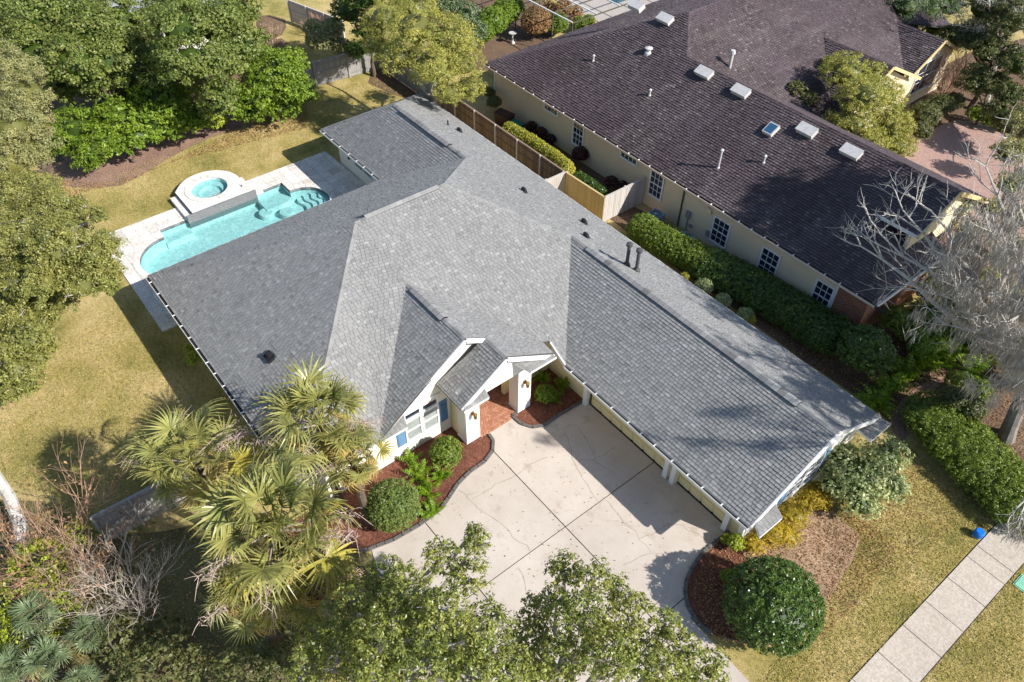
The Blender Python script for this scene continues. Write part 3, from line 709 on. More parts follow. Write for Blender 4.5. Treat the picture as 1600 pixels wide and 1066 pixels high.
# porch floor: herringbone bricks
pf = MB(); pf.bb(-22.4, -16.92, 11.45, 14.9, 0.0, 0.045); M['mortar'] = plain('brick_mortar', (0.42, 0.24, 0.17), 0.9, 0.15, 8)
pfo = pf.build('porch_floor', M['mortar'], house)
hb = MB(); bl, bw_ = 0.2, 0.1
ang = math.pi/4
cA, sA = math.cos(ang), math.sin(ang)
cnt = 0
for m_ in range(-60, 61):
    for n_ in range(-16, 17):
        # period vectors (bw, bw) and (2*bl, 0) in the rotated frame
        ox = m_*bw_+n_*2*bl; oy = m_*bw_
        for (cx, cy, lx, ly) in ((ox+bl/2, oy+bw_/2, bl, bw_), (ox+bl+bw_/2, oy-bw_+bl/2, bw_, bl)):
            gx = -18.6+cx*cA-cy*sA; gy = 13.2+cx*sA+cy*cA
            if -19.6 < gx < -16.98 and 12.02 < gy < 14.14 or (-22 < gx < -17.8 and 11.55 < gy < 14.8):
                hb.box((gx, gy, 0.052), (lx-0.012, ly-0.012, 0.018), rz=ang, a=random.random())
hbo = hb.build('brick', M['brick'], pfo, attr=True, off=rootloc(pfo)); hbo['kind'] = 'stuff'

# ------------------------------------------------------------------ pool
pool = thing('swimming_pool', 'turquoise swimming pool with rounded ends in pale stone deck', 'pool', (-37.4, 10.2, 0))
def arc(cx, cy, r_, a0, a1, n=14): return [(cx+r_*math.cos(R(a0+(a1-a0)*k/n)), cy+r_*math.sin(R(a0+(a1-a0)*k/n))) for k in range(n+1)]
pool_out = [(-40.0, 6.40), (-40.0, 14.07)]+arc(-37.3, 14.07, 1.65, 180, 0, 16)+[(-34.6, 14.07), (-34.6, 6.40)]+arc(-37.3, 6.40, 1.97, 0, -180, 18)
DZ = 0.05
def ring_fill(name, outer, hole_list, z, mat, parent=None):
    me = bpy.data.meshes.new(name); bm = bmesh.new(); es = []
    for lp in [outer]+hole_list:
        vs = [bm.verts.new((x, y, z)) for x, y in lp]
        es += [bm.edges.new((vs[i], vs[(i+1) % len(vs)])) for i in range(len(vs))]
    bmesh.ops.triangle_fill(bm, use_beauty=True, edges=es)
    bm.normal_update()
    for f in bm.faces:
        if f.normal.z < 0: f.normal_flip()
    bm.to_mesh(me); bm.free(); me.materials.append(mat); o = link(name, me, parent); return o
deck_out = [(-41.42, 3.50), (-31.95, 3.50), (-31.95, 4.52), (-32.5, 4.52), (-32.5, 18.0), (-36.7, 18.0), (-41.42, 17.85)]
M['grout'] = plain('stone_grout', (0.40, 0.36, 0.32), 0.9, 0.15, 6)
deck = ring_fill('pool_deck', deck_out, [pool_out], DZ, M['grout']); deck['kind'] = 'structure'
b = MB(); n_ = len(deck_out)
for i in range(n_):
    p, q = deck_out[i], deck_out[(i+1) % n_]
    b.face([(p[0], p[1], -0.05), (q[0], q[1], -0.05), (q[0], q[1], DZ), (p[0], p[1], DZ)], 0.4)
b.build('deck_edge', M['travertine'], deck, attr=True)
def inside(poly, x, y):
    c = False
    for i in range(len(poly)):
        x1, y1 = poly[i]; x2, y2 = poly[i-1]
        if (y1 > y) != (y2 > y) and x < (x2-x1)*(y-y1)/(y2-y1)+x1: c = not c
    return c
ts = 0.61; y = 3.50; row = 0
while y < 18:
    x = -41.42-(0.3 if row % 2 else 0)
    while x < -31.95:
        wt = random.choice((0.61, 0.61, 0.41, 0.92)); x1 = x+wt
        q = rect_clip(deck_out, x+0.006, x1-0.006, y+0.006, y+ts-0.006)
        if len(q) > 2 and area(q) > 0.02 and x < -36.0 or (y < 4.6 and len(q) > 2):
            ins = [inside(pool_out, *p) for p in q]
            ctr = inside(pool_out, sum(p[0] for p in q)/len(q), sum(p[1] for p in q)/len(q))
            if not any(ins) and not ctr:
                b = MB(); b.prism(q, DZ+0.002, DZ+0.02+random.uniform(0, 0.003), a=min(1, max(0, random.gauss(0.5, 0.28)))); b.build('stone_tile', M['travertine'], deck, attr=True)
            elif not all(ins):
                # cut tile: keep the small squares that lie wholly outside the water
                b = MB(); g_ = 5; aa = min(1, max(0, random.gauss(0.5, 0.28))); any_ = False
                xa, xb, ya, yb = min(p[0] for p in q), max(p[0] for p in q), min(p[1] for p in q), max(p[1] for p in q)
                for i in range(g_):
                    for j in range(g_):
                        c4 = [(xa+(xb-xa)*(i+u)/g_, ya+(yb-ya)*(j+v)/g_) for u, v in ((0, 0), (1, 0), (1, 1), (0, 1))]
                        if not any(inside(pool_out, *p) for p in c4):
                            b.face([(*p, DZ+0.02) for p in c4], aa); any_ = True
                if any_: b.build('stone_tile', M['travertine'], deck, attr=True)
        x = x1
    y += ts; row += 1
# basin
b = MB(); depth = -0.85
for i in range(len(pool_out)):
    p, q = pool_out[i], pool_out[(i+1) % len(pool_out)]
    b.face([(*p, DZ), (*p, depth), (*q, depth), (*q, DZ)])
b.face([(*p, depth) for p in pool_out])
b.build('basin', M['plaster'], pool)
b = MB()
for i in range(len(pool_out)):
    p, q = np.array(pool_out[i]), np.array(pool_out[(i+1) % len(pool_out)]); d = q-p; nn = np.array([-d[1], d[0]]); Ld = np.linalg.norm(d)
    if Ld < 1e-4: continue
    nn = nn/Ld
    mid = (p+q)/2+nn*0.05
    if not inside(pool_out, *mid): nn = -nn
    k = max(1, int(Ld/0.3))
    for j in range(k):
        a_, c_ = p+d*j/k, p+d*(j+0.96)/k
        b.face([(*(a_+nn*0.012), DZ-0.01), (*(c_+nn*0.012), DZ-0.01), (*(c_+nn*0.012), -0.16), (*(a_+nn*0.012), -0.16)], random.random())
        e_ = MB()
        o1, o2 = a_-nn*0.30, c_-nn*0.30; i1, i2 = a_+nn*0.03, c_+nn*0.03
        e_.prism([tuple(i1), tuple(i2), tuple(o2), tuple(o1)], DZ+0.003+(i*7+j*3) % 11*0.0002, DZ+0.030+(i*5+j*3) % 13*0.0008, a=min(1, max(0, random.gauss(0.6, 0.2)))); e_.build('coping_stone', M['travertine'], pool, attr=True)
b.build('waterline_tile', M['spa_tile'], pool, attr=True)
# steps and benches
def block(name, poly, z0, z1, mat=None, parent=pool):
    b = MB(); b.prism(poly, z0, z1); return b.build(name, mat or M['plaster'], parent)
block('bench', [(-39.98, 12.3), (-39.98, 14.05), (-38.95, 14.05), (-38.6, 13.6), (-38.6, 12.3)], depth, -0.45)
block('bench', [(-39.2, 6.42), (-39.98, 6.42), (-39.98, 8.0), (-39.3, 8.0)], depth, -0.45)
for k in range(4):
    yy = 15.38-k*0.34; a0 = math.degrees(math.asin((yy-14.07)/1.62)); hw = 1.60*math.cos(R(a0))
    wv = [(-37.3-hw+2*hw*i/14, yy+0.09*math.sin(i*1.1+k)) for i in range(1, 14)]
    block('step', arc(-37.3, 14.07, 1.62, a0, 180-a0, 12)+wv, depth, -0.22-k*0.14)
for xx in (-39.0, -38.0):
    pass
b = MB(); b.face([(*p, -0.10) for p in pool_out][::-1]); wt_ = b.build('water', M['water'], pool)
# bar stools in the water
for (x_, y_) in ((-38.6, 12.2), (-37.9, 13.2)):
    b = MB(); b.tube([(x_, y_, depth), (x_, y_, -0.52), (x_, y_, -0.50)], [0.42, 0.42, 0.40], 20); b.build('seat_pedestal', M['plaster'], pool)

spa = thing('hot_tub', 'raised round stone spa beside the pool', 'hot tub', (-41.5, 10.2, 0))
SC = (-41.5, 10.2); ZS = 0.47
s_out = arc(*SC, 1.87, 60, 230, 22)
plat = s_out+[(-42.3, 8.42), (-39.72, 8.42), (-39.72, 11.75), (-40.9, 11.75), (-40.9, 12.0), (-42.0, 12.0)][0:4]+[(-40.6, 11.80)]
hole = arc(*SC, 1.08, 0, 345, 23)
def ringwall(outer, z0, z1, b, a=0.5, inv=False):
    for i in range(len(outer)):
        p, q = outer[i], outer[(i+1) % len(outer)]; b.face([(*p, z0), (*q, z0), (*q, z1), (*p, z1)], a)
M['trav_plain'] = plain('pale_travertine', (0.70, 0.66, 0.61), 0.85, 0.10, 5)
top = ring_fill('platform_top', plat, [hole], ZS, M['trav_plain'], spa)
top.location = (-spa.location.x, -spa.location.y, 0)
b = MB(); ringwall(plat, 0, ZS, b, 0.35); b.build('platform_wall', M['spa_tile'], spa, attr=True)
for k in range(20):
    a0 = k*18; r0, r1 = 1.06, 1.42
    q = arc(*SC, r1, a0+0.5, a0+17.5, 3)+arc(*SC, r0, a0+17.5, a0+0.5, 3)
    b = MB(); b.prism(q, ZS+0.002, ZS+0.04, a=random.gauss(0.6, 0.15)); b.build('coping_stone', M['travertine'], spa, attr=True)
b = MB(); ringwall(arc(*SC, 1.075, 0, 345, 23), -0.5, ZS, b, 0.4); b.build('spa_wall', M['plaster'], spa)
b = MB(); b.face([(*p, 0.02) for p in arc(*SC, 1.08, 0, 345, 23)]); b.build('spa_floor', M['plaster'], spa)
b = MB(); q = arc(*SC, 1.07, 0, 360, 24); q2 = arc(*SC, 0.68, 0, 360, 24)
for i in range(24):
    b.face([(*q[i], 0.20), (*q[i+1], 0.20), (*q2[i+1], 0.20), (*q2[i], 0.20)]); b.face([(*q2[i], 0.20), (*q2[i+1], 0.20), (*q2[i+1], 0.02), (*q2[i], 0.02)])
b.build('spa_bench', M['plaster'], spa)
b = MB(); b.face([(*p, ZS-0.12) for p in arc(*SC, 1.07, 0, 345, 23)]); b.build('water', M['water'], spa)
b = MB(); b.bb(-40.6, -39.64, 9.7, 10.35, ZS-0.05, ZS-0.02); b.build('spillway', M['spa_tile'], spa, attr=True)
for nm, x0, x1, y0, y1, z1 in (('step', -42.25, -39.75, 8.02, 8.42, 0.26), ('step', -41.7, -39.75, 11.76, 12.3, 0.26), ('step', -40.9, -39.75, 12.3, 12.75, 0.15)):
    b = MB(); b.bb(x0, x1, y0, y1, 0.0, z1, a=0.6); b.build(nm, M['travertine'], spa, attr=True)
b = MB(); b.bb(-39.74, -39.68, 8.05, 12.3, -0.4, ZS-0.03, a=0.6); b.bb(-40.02, -39.74, 8.05, 12.3, -0.4, 0.04, a=0.6)
b.build('spa_face', M['spa_tile'], spa, attr=True)

# ------------------------------------------------------------------ neighbour house
nb = thing('house', 'long beige house with weathered brown shingle roof, upper right', 'house', (-22, 36, 0))
NE_Y, NZ = 29.75, 2.95; s = 0.5
RZ = NZ+s*(36.0-NE_Y)
main_ridge_x, MZ = -30.6, 7.3; ytop = NE_Y+(MZ-NZ)/s
A0 = (-40.0, NE_Y, NZ); HipJ = (-28.2, 36.0, RZ)
def ppz(x): return MZ-(x-main_ridge_x)*(MZ-RZ)/(HipJ[0]-main_ridge_x)
nfaces = [
 [A0, (-9.95, NE_Y, NZ), (-13.0, NE_Y+3.6, NZ+1.8), (-10.75, NE_Y+3.6, NZ+1.8), (-10.75, 36.0, RZ), HipJ, (main_ridge_x, ytop, MZ)],
 [A0, (main_ridge_x, ytop, MZ), (main_ridge_x, 62, MZ), (-40.0, 62, NZ)],
 [(main_ridge_x, ytop, MZ), (-28.2, 36.1, ppz(-28.2)), (-21.8, 36.1, ppz(-21.8)), (-21.8, 51.0, ppz(-21.8)), (-25.3, 54.4, ppz(-25.3)), (main_ridge_x, 59.0, MZ)],
 [HipJ, (-10.75, 36.0, RZ), (-10.75, 41.3, NZ+0.3), (-24.0, 41.3, NZ+0.3)],
 [(-9.95, NE_Y, NZ), (-9.95, NE_Y+6.0, NZ), (-13.0, NE_Y+3.6, NZ+1.8)],
 [(-9.95, NE_Y+6.0, NZ), (-13.0, 36.0, NZ+1.8), (-13.0, NE_Y+3.6, NZ+1.8)],
 [(-26.0, 47.0, 5.0), (-20.9, 47.0, 5.0), (-20.9, 43.2, 2.9), (-21.9, 43.2, 2.9)],
 [(-26.0, 47.0, 5.0), (-20.9, 47.0, 5.0), (-20.9, 51.4, 2.9), (-21.8, 51.4, 2.9)][::-1],
 [(-25.3, 54.2, 4.45), (-21.4, 54.2, 4.45), (-21.4, 51.4, 2.9), (-22.6, 51.4, 2.9)],
 [(-25.3, 54.2, 4.45), (-21.4, 54.2, 4.45), (-21.4, 57.2, 2.9), (-25.3, 57.2, 2.9)][::-1],
 [(main_ridge_x, 59.0, MZ), (-25.2, 54.2, NZ+1.5), (-23.5, 60, NZ)],
]
ncaps = [((main_ridge_x, ytop, MZ), HipJ), (HipJ, (-10.75, 36.0, RZ)), ((main_ridge_x, ytop, MZ), (main_ridge_x, 59, MZ)), (A0, (main_ridge_x, ytop, MZ)), ((-26, 47, 5), (-20.9, 47, 5)), ((-25.3, 54.2, 4.45), (-21.4, 54.2, 4.45))]
nroof = roof(nb, nfaces, NZ, M['shingle_brown'], M['shingle_dark'], 0.1, caps=ncaps, course=0.155, tab=(0.20, 0.24), th=0.038, band=0.25, bandk=0.7, gap=0.012)
WY = 30.1
wallbox('wall', -39.4, -12.0, WY, WY+0.2, 0, 2.85, M['siding'], nb)
bs = MB()
for k in range(15):
    z0 = 0.15+k*0.18
    bs.faces([(-22.1, WY-0.03, z0), (-12.05, WY-0.03, z0), (-12.05, WY-0.002, z0+0.178), (-22.1, WY-0.002, z0+0.178), (-22.1, WY, z0), (-12.05, WY, z0)], [(0, 1, 2, 3), (4, 5, 1, 0)])
bs.build('lap_siding', M['siding'], nb)
wallbox('wall', -12.0, -10.4, WY-0.02, WY+0.2, 0, 2.85, M['brickwall'], nb)
wallbox('wall', -10.6, -10.4, WY+0.2, 36.0, 0, 2.85, M['brickwall'], nb)
wallbox('wall', -11.4, -11.2, 35.0, 41.0, 0, 2.85, M['brickwall'], nb)
wallbox('wall', -39.4, -39.2, WY+0.2, 60, 0, 2.85, M['siding'], nb)
wallbox('wall', -22.3, -22.1, 41, 51, 0, 2.8, M['siding'], nb)
gable('wall', -21.7, [(51.6, 0), (56.9, 0), (56.9, 2.9), (54.2, 4.3), (51.6, 2.9)], 0.2, M['siding'], nb)
gable('wall', -21.2, [(43.6, 0), (50.6, 0), (50.6, 2.9), (47.0, 4.8), (43.6, 2.9)], 0.2, M['siding'], nb)
gable('gable_wall', -11.05, [(NE_Y+3.7, 2.8), (41.0, 2.8), (41.0, 3.1), (36.0, RZ-0.15), (NE_Y+3.7, NZ+1.7)], 0.2, M['siding'], nb)
window('x', -21.7, 52.7, 55.5, 0.9, 3.0, 3, 3, nb, 1)
def nrake(p, q, w_=0.2, mat='white'):
    b = MB(); b.beam(p, q, 0.07, w_); b.build('fascia_board', M[mat], nb)
M['fascia_tan'] = plain('tan_fascia', (0.62, 0.48, 0.25), 0.7, 0.1, 3)
nrake((-10.70, NE_Y+3.5, NZ+1.72), (-10.70, 36.0, RZ-0.05), 0.22, 'fascia_tan'); nrake((-10.70, 36.0, RZ-0.05), (-10.70, 41.2, NZ+0.3), 0.22, 'fascia_tan')
nrake((-13.0, NE_Y+3.55, NZ+1.72), (-10.7, NE_Y+3.55, NZ+1.72), 0.16)
nrake((-9.90, NE_Y, NZ-0.09), (-9.90, NE_Y+6, NZ-0.09), 0.16)
nrake((-21.35, 51.3, 2.85), (-21.35, 54.2, 4.4), 0.2, 'fascia_tan'); nrake((-21.35, 54.2, 4.4), (-21.35, 57.2, 2.85), 0.2, 'fascia_tan')
nrake((-20.85, 43.1, 2.85), (-20.85, 47.0, 4.95), 0.2, 'fascia_tan'); nrake((-20.85, 47.0, 4.95), (-20.85, 51.4, 2.85), 0.2, 'fascia_tan')
M['nb_gutter'] = plain('pinkish_gutter', (0.68, 0.55, 0.44), 0.6, 0.06, 3)
b = MB(); b.bb(-40.0, -9.95, NE_Y-0.13, NE_Y-0.11, NZ-0.14, NZ-0.02); b.bb(-40.0, -9.95, NE_Y-0.13, NE_Y+0.02, NZ-0.15, NZ-0.13); b.bb(-40.0, -9.95, NE_Y, NE_Y+0.02, NZ-0.13, NZ-0.06)
ng = b.build('gutter', M['nb_gutter'], nb)
b = MB(); x = -40
while x < -10: 
    w_ = random.uniform(0.3, 1.4)
    if random.random() < 0.6: b.bb(x, x+w_, NE_Y-0.11, NE_Y-0.01, NZ-0.12, NZ-0.03)
    x += w_
gd_ = b.build('gutter_debris', M['gutter_in'], ng, off=rootloc(ng)); gd_['kind'] = 'stuff'
x = -39.5
while x < -10.2:
    b = MB(); b.bb(x, x+0.06, NE_Y-0.14, NE_Y+0.04, NZ-0.02, NZ+0.01); b.build('hanger', M['white'], ng, off=rootloc(ng)); x += random.uniform(0.8, 1.1)
b = MB(); b.bb(-39.45, -12, WY-0.06, WY, 2.68, 2.8); b.build('frieze_board', M['siding'], nb)
b = MB(); b.bb(-39.46, -39.36, WY-0.03, WY+0.1, 0, 2.8); b.build('corner_board', M['white'], nb)
b = MB(); b.bb(-12.12, -12.0, WY-0.05, WY+0.02, 0, 2.8); b.build('corner_board', M['white'], nb)
def nwin(x0, x1, z0, z1, c, r_, sash=True): return window('y', WY-0.02, x0, x1, z0, z1, c, r_, nb, -1, sash=sash, fr=0.09)
nwin(-34.1, -32.9, 2.18, 2.58, 4, 1, False); nwin(-31.3, -30.45, 1.05, 2.55, 3, 4); nwin(-27.1, -25.85, 2.18, 2.58, 4, 1, False)
nwin(-24.6, -23.7, 0.95, 2.52, 3, 4); nwin(-19.75, -18.75, 0.55, 2.05, 3, 4); nwin(-16.45, -15.45, 0.55, 2.05, 3, 4); nwin(-13.1, -12.2, 0.55, 2.12, 3, 4)
M['dark_pipe'] = plain('dark_downspout', (0.10, 0.09, 0.055), 0.6)
b = MB(); b.tube([(-22.1, WY-0.06, 0), (-22.1, WY-0.06, 2.75)], [0.05, 0.05], 6); b.build('downspout', M['dark_pipe'], nb)
for x_, z_, w_, h_ in ((-20.2, 2.2, 0.3, 0.32), (-21.5, 1.2, 0.3, 0.45), (-21.2, 0.6, 0.18, 0.18), (-20.0, 0.8, 0.2, 0.35)):
    b = MB(); b.box((x_, WY-0.08, z_), (w_, 0.12, h_)); b.build('utility_box', M['siding'] if z_ > 2 else M['grey_metal'], nb)
b = MB(); b.tube([(-21.5, WY-0.05, 0), (-21.5, WY-0.05, 1.1)], [0.03, 0.03], 6); b.build('conduit', M['grey_metal'], nb)
# skylight vents, pipes
nf = nfaces[0]
an = math.atan(0.5)
RM = Matrix.Rotation(an, 3, 'X')
for k, (px, py) in enumerate(((995, 12), (1040, 33), (1101, 117), (1158, 146), (1261, 207), (1330, 241))):
    x, y, z = on_face(nf, px, py)
    nrm = RM @ Vector((0, 0, 1)); c = Vector((x, y, z))
    b = MB(); b.box(c+nrm*0.12, (1.0, 0.55, 0.34), M=RM); so = b.build('ridge_ventilator', M['pale_metal'], nb)
    b = MB(); b.box(c+nrm*0.30, (1.06, 0.60, 0.025), M=RM); b.build('hood', M['pale_metal'], so, off=rootloc(so))
x, y, z = on_face(nf, 1205, 205)
b = MB(); c = Vector((x, y, z)); nrm = RM @ Vector((0, 0, 1)); b.box(c+nrm*0.10, (0.62, 0.72, 0.28), M=RM); so = b.build('skylight', M['pale_metal'], nb)
b = MB(); b.box(c+nrm*0.245, (0.48, 0.58, 0.02), M=RM); b.build('pane', M['skyglass'], so, off=rootloc(so))
for (px, py, h, r_) in ((1013, 83, 0.28, 0.13), (927, 96, 0.35, 0.05), (1015, 150, 0.35, 0.05), (1122, 263, 1.1, 0.055), (1193, 255, 0.4, 0.05)):
    x, y, z = on_face(nf, px, py)
    b = MB(); b.tube([(x, y, z-0.1), (x, y, z+0.05), (x, y, z+0.1), (x, y, z+h)], [r_*2, r_*1.7, r_, r_], 10); b.tube([(x, y, z+h), (x, y, z+h+0.05), (x, y, z+h+0.10)], [r_*1.9, r_*1.9, r_*0.8], 10); b.build('vent_pipe', M['pale_metal'], nb)
x, y, z = on_face(nfaces[2], 1140, 106)
b = MB(); b.tube([(x, y, z-0.1), (x, y, z+0.9)], [0.09, 0.09], 10); b.tube([(x, y, z+0.9), (x, y, z+1.1)], [0.17, 0.14], 10); b.build('vent_pipe', M['pale_metal'], nb)
# pool cage behind the neighbour house
cage = thing('pool_enclosure', 'dark framed pool enclosure with teal water behind the brown roof', 'pool enclosure', (-46, 46, 0))
M['teal'] = glass_mat('teal_pool_water', (0.05, 0.13, 0.13), 0.12)
b = MB(); b.bb(-52, -44.5, 45.0, 58, 0.0, 0.05); b.build('cage_floor', M['grout'], cage)
b = MB(); b.bb(-50.5, -46.5, 48.5, 56, 0.05, 0.07); b.build('water', M['teal'], cage)
for i in range(6):
    for (p, q) in (((-52+i*2.2, 38.5, 0), (-52+i*2.2, 38.5, 3)), ((-52+i*2.2, 38.5, 3), (-52+i*2.2, 58, 3))):
        b = MB(); b.beam(p, q, 0.07, 0.07, up=(1, 0, 0)); b.build('frame_bar', M['dark_pipe'], cage)
for i in range(9):
    b = MB(); b.beam((-52, 38.5+i*2.4, 3.03), (-41, 38.5+i*2.4, 3.03), 0.07, 0.07); b.build('frame_bar', M['white'], cage)

# ------------------------------------------------------------------ houses at the very top of the frame
fh = thing('house', 'pale house wall showing beyond the trees at the top edge', 'house', (-60, 14, 0))
q = P(378, 0, 2.8); q2 = P(404, 14, 2.8)
wallbox('wall', q2[0]-14, q2[0], q2[1]-9, q2[1]-1.2, 0, 3.0, M['cream_lit_tone'], fh)
b = MB(); b.slab([(q2[0]+0.5, q2[1]-0.8, 3.0), (q2[0]-14.5, q2[1]-0.8, 3.0), (q2[0]-14.5, q2[1]-5, 5.0), (q2[0]+0.5, q2[1]-5, 5.0)], 0.1)
b.slab([(q2[0]+0.5, q2[1]-9.2, 3.0), (q2[0]+0.5, q2[1]-5, 5.0), (q2[0]-14.5, q2[1]-5, 5.0), (q2[0]-14.5, q2[1]-9.2, 3.0)], 0.1); b.build('roof', M['pale_metal'], fh)

# ------------------------------------------------------------------ fences
def fence(label, pts, mat, h=1.8, cat='fence', rail_side=-1, brd=0.14, post_mat=None, plen=2.4, name='fence', gap=0.012, rails=(0.35, 1.0, 1.55), capr=True, posts=True):
    root = thing(name, label, cat, (pts[0][0], pts[0][1], 0))
    me = None
    for (x0, y0), (x1, y1) in zip(pts[:-1], pts[1:]):
        d = Vector((x1-x0, y1-y0, 0)); Ln = d.length; d.normalize(); nv = Vector((-d.y, d.x, 0))*rail_side; az = math.atan2(d.y, d.x)
        n = max(1, int(Ln/brd)); w_ = Ln/n
        var = []
        for k in range(4):
            b = MB(); b.bb(-w_/2+gap/2, w_/2-gap/2, -0.01, 0.01, 0.04, h, a=random.random()); mm = bpy.data.meshes.new('picket')
            mm.from_pydata(b.v, [], b.f); mm.materials.append(mat); at = mm.attributes.new('tab', 'FLOAT', 'FACE'); at.data.foreach_set('value', [random.random()]*6); var.append(mm)
        for i in range(n):
            p = Vector((x0, y0, 0))+d*(w_*(i+0.5)); o = link('picket', random.choice(var), root, (p.x-root.location.x, p.y-root.location.y, random.uniform(-0.01, 0.01))); o.rotation_euler = (0, 0, az)
        for z in rails:
            b = MB(); p = Vector((x0, y0, z))+nv*0.035; b.beam(p, p+d*Ln, 0.045, 0.09, a=0.4); b.build('rail', mat, root, attr=True)
        if capr:
            b = MB(); p = Vector((x0, y0, h+0.015)); b.beam(p, p+d*Ln, 0.12, 0.03, a=0.7); b.build('cap_rail', mat, root, attr=True)
        if posts:
            k = max(1, round(Ln/plen))
            for i in range(k+1):
                p = Vector((x0, y0, 0))+d*(Ln*i/k)+nv*0.06; b = MB(); b.box((p.x, p.y, (h+0.05)/2), (0.10, 0.10, h+0.05), rz=az, a=0.9); b.build('post', post_mat or mat, root, attr=True)
    return root
fence('brown weathered wooden fence behind the grey roof, beside the clipped hedge', [(-41.5, 26.7), (-28.25, 26.7)], M['wood'], rail_side=-1, post_mat=M['wood_pale'])
fence('pale short fence section joining the brown fence to the grey roofed house', [(-28.25, 26.6), (-28.3, 24.0)], M['wood_pale'], plen=1.4, rail_side=-1)
fence('tan board fence section facing the grey roof', [(-28.2, 26.72), (-25.05, 26.80)], M['wood_tan'], rail_side=1)
fence('pale fence with gate between tan fence and beige house wall', [(-25.0, 26.85), (-24.95, 30.0)], M['wood_pale'], rail_side=1, plen=1.6)
b = MB(); b.box((-24.9, 28.6, 1.1), (0.04, 0.12, 0.06)); b.build('gate_latch', M['black'], col.objects[-1].parent if False else None) if False else None
fence('grey back yard fence at the far end of the lawn', [(-49.6, 19.0), (-48.9, 26.75)], M['wood_grey'], rail_side=-1)
fence('grey fence running from back corner behind the golden tree', [(-48.85, 26.75), (-41.55, 26.75)], M['wood_grey'], rail_side=-1)
fence('weathered fence section in the shade left of the palms', [(-21.95, -2.55), (-21.85, 1.6)], M['wood_grey'], rail_side=-1, plen=1.4)
fence('pale fence behind a bare tree at the top edge', [P(450, 0, 1.8)[:2], P(535, 32, 1.8)[:2]], M['wood_pale'], rail_side=-1)

# ------------------------------------------------------------------ small things
def ac_unit(px, py, label):
    x, y, _ = P(px, py, 0.8); t = thing('air_conditioner', label, 'air conditioner', (x, y, 0), 0.1, 'air conditioners beside the beige wall')
    b = MB(); b.box((0, 0, 0.42), (0.80, 0.80, 0.72)); b.build('casing', M['ac'], t, off=(0, 0, 0))
    b = MB(); b.bb(-0.45, 0.45, -0.45, 0.45, 0, 0.06); b.build('pad', M['walkconcrete'], t, off=(0, 0, 0))
    b = MB()
    for r_ in (0.34, 0.27, 0.20, 0.13):
        q = [(r_*math.cos(k*math.pi/8), r_*math.sin(k*math.pi/8), 0.80) for k in range(17)]; b.tube(q, [0.008]*17, 4)
    b.build('fan_grille', M['black'], t, off=(0, 0, 0))
    b = MB(); b.tube([(0, 0, 0.79), (0, 0, 0.84)], [0.09, 0.07], 10); b.build('fan_hub', M['pale_metal'], t, off=(0, 0, 0))
    b = MB()
    for k in range(4): b.box((0.41*(1 if k % 2 else -1) if k < 2 else 0, 0 if k < 2 else 0.41*(1 if k % 2 else -1), 0.42), (0.01 if k < 2 else 0.7, 0.7 if k < 2 else 0.01, 0.5))
    b.build('coil_grille', M['grey_metal'], t, off=(0, 0, 0))
M['ac'] = plain('grey_casing_shade_tint', (0.20, 0.30, 0.36), 0.5, 0.1, 4)  # grey casing with the blue of the shade mixed into its colour
ac_unit(1025, 334, 'grey air conditioning unit against beige wall, nearer the fence gate')
ac_unit(1072, 370, 'grey air conditioning unit half behind the hedge, farther from the fence gate')
M['bin_brown'] = plain('dark_brown_plastic', (0.055, 0.03, 0.026), 0.5); M['bin_green'] = plain('green_plastic', (0.02, 0.17, 0.13), 0.45)
def bin_(px, py, z, m, label, dx):
    x, y, _ = P(px, py, z); t = thing('storage_box', label, 'bin', (x, y, 0), 0.2)
    b = MB(); vs = [(i*dx*(0.42 if k == 0 else 0.5), j*0.36*(0.85 if k == 0 else 1), k*z*0.9) for k in (0, 1) for i, j in ((-1, -1), (1, -1), (1, 1), (-1, 1))]
    b.faces(vs, [(3, 2, 1, 0), (4, 5, 6, 7), (0, 1, 5, 4), (1, 2, 6, 5), (2, 3, 7, 6), (3, 0, 4, 7)]); b.build('body', m, t, off=(0, 0, 0))
    b = MB(); b.bb(-dx*0.53, dx*0.53, -0.39, 0.39, z*0.9, z*0.96); b.bb(-dx*0.40, dx*0.40, -0.30, 0.30, z*0.96, z); b.build('lid', m, t, off=(0, 0, 0))
bin_(788, 176, 0.95, M['bin_brown'], 'dark brown lidded box against the beige wall', 1.2)
bin_(806, 192, 0.7, M['bin_green'], 'green lidded bin next to the dark box', 0.9)
# birdbath in the shade
x, y, _ = P(801, 52, 0.8); t = thing('birdbath', 'small pale birdbath between the bright hedge and brown dome shrub', 'birdbath', (x, y, 0))
b = MB(); b.tube([(0, 0, 0), (0, 0, 0.08), (0, 0, 0.2), (0, 0, 0.7)], [0.2, 0.18, 0.07, 0.07], 10); b.build('pedestal', M['pale_metal'], t, off=(0, 0, 0))
b = MB(); b.tube([(0, 0, 0.7), (0, 0, 0.82), (0, 0, 0.84), (0, 0, 0.76)], [0.08, 0.32, 0.30, 0.2], 16); b.build('bowl', M['pale_metal'], t, off=(0, 0, 0))
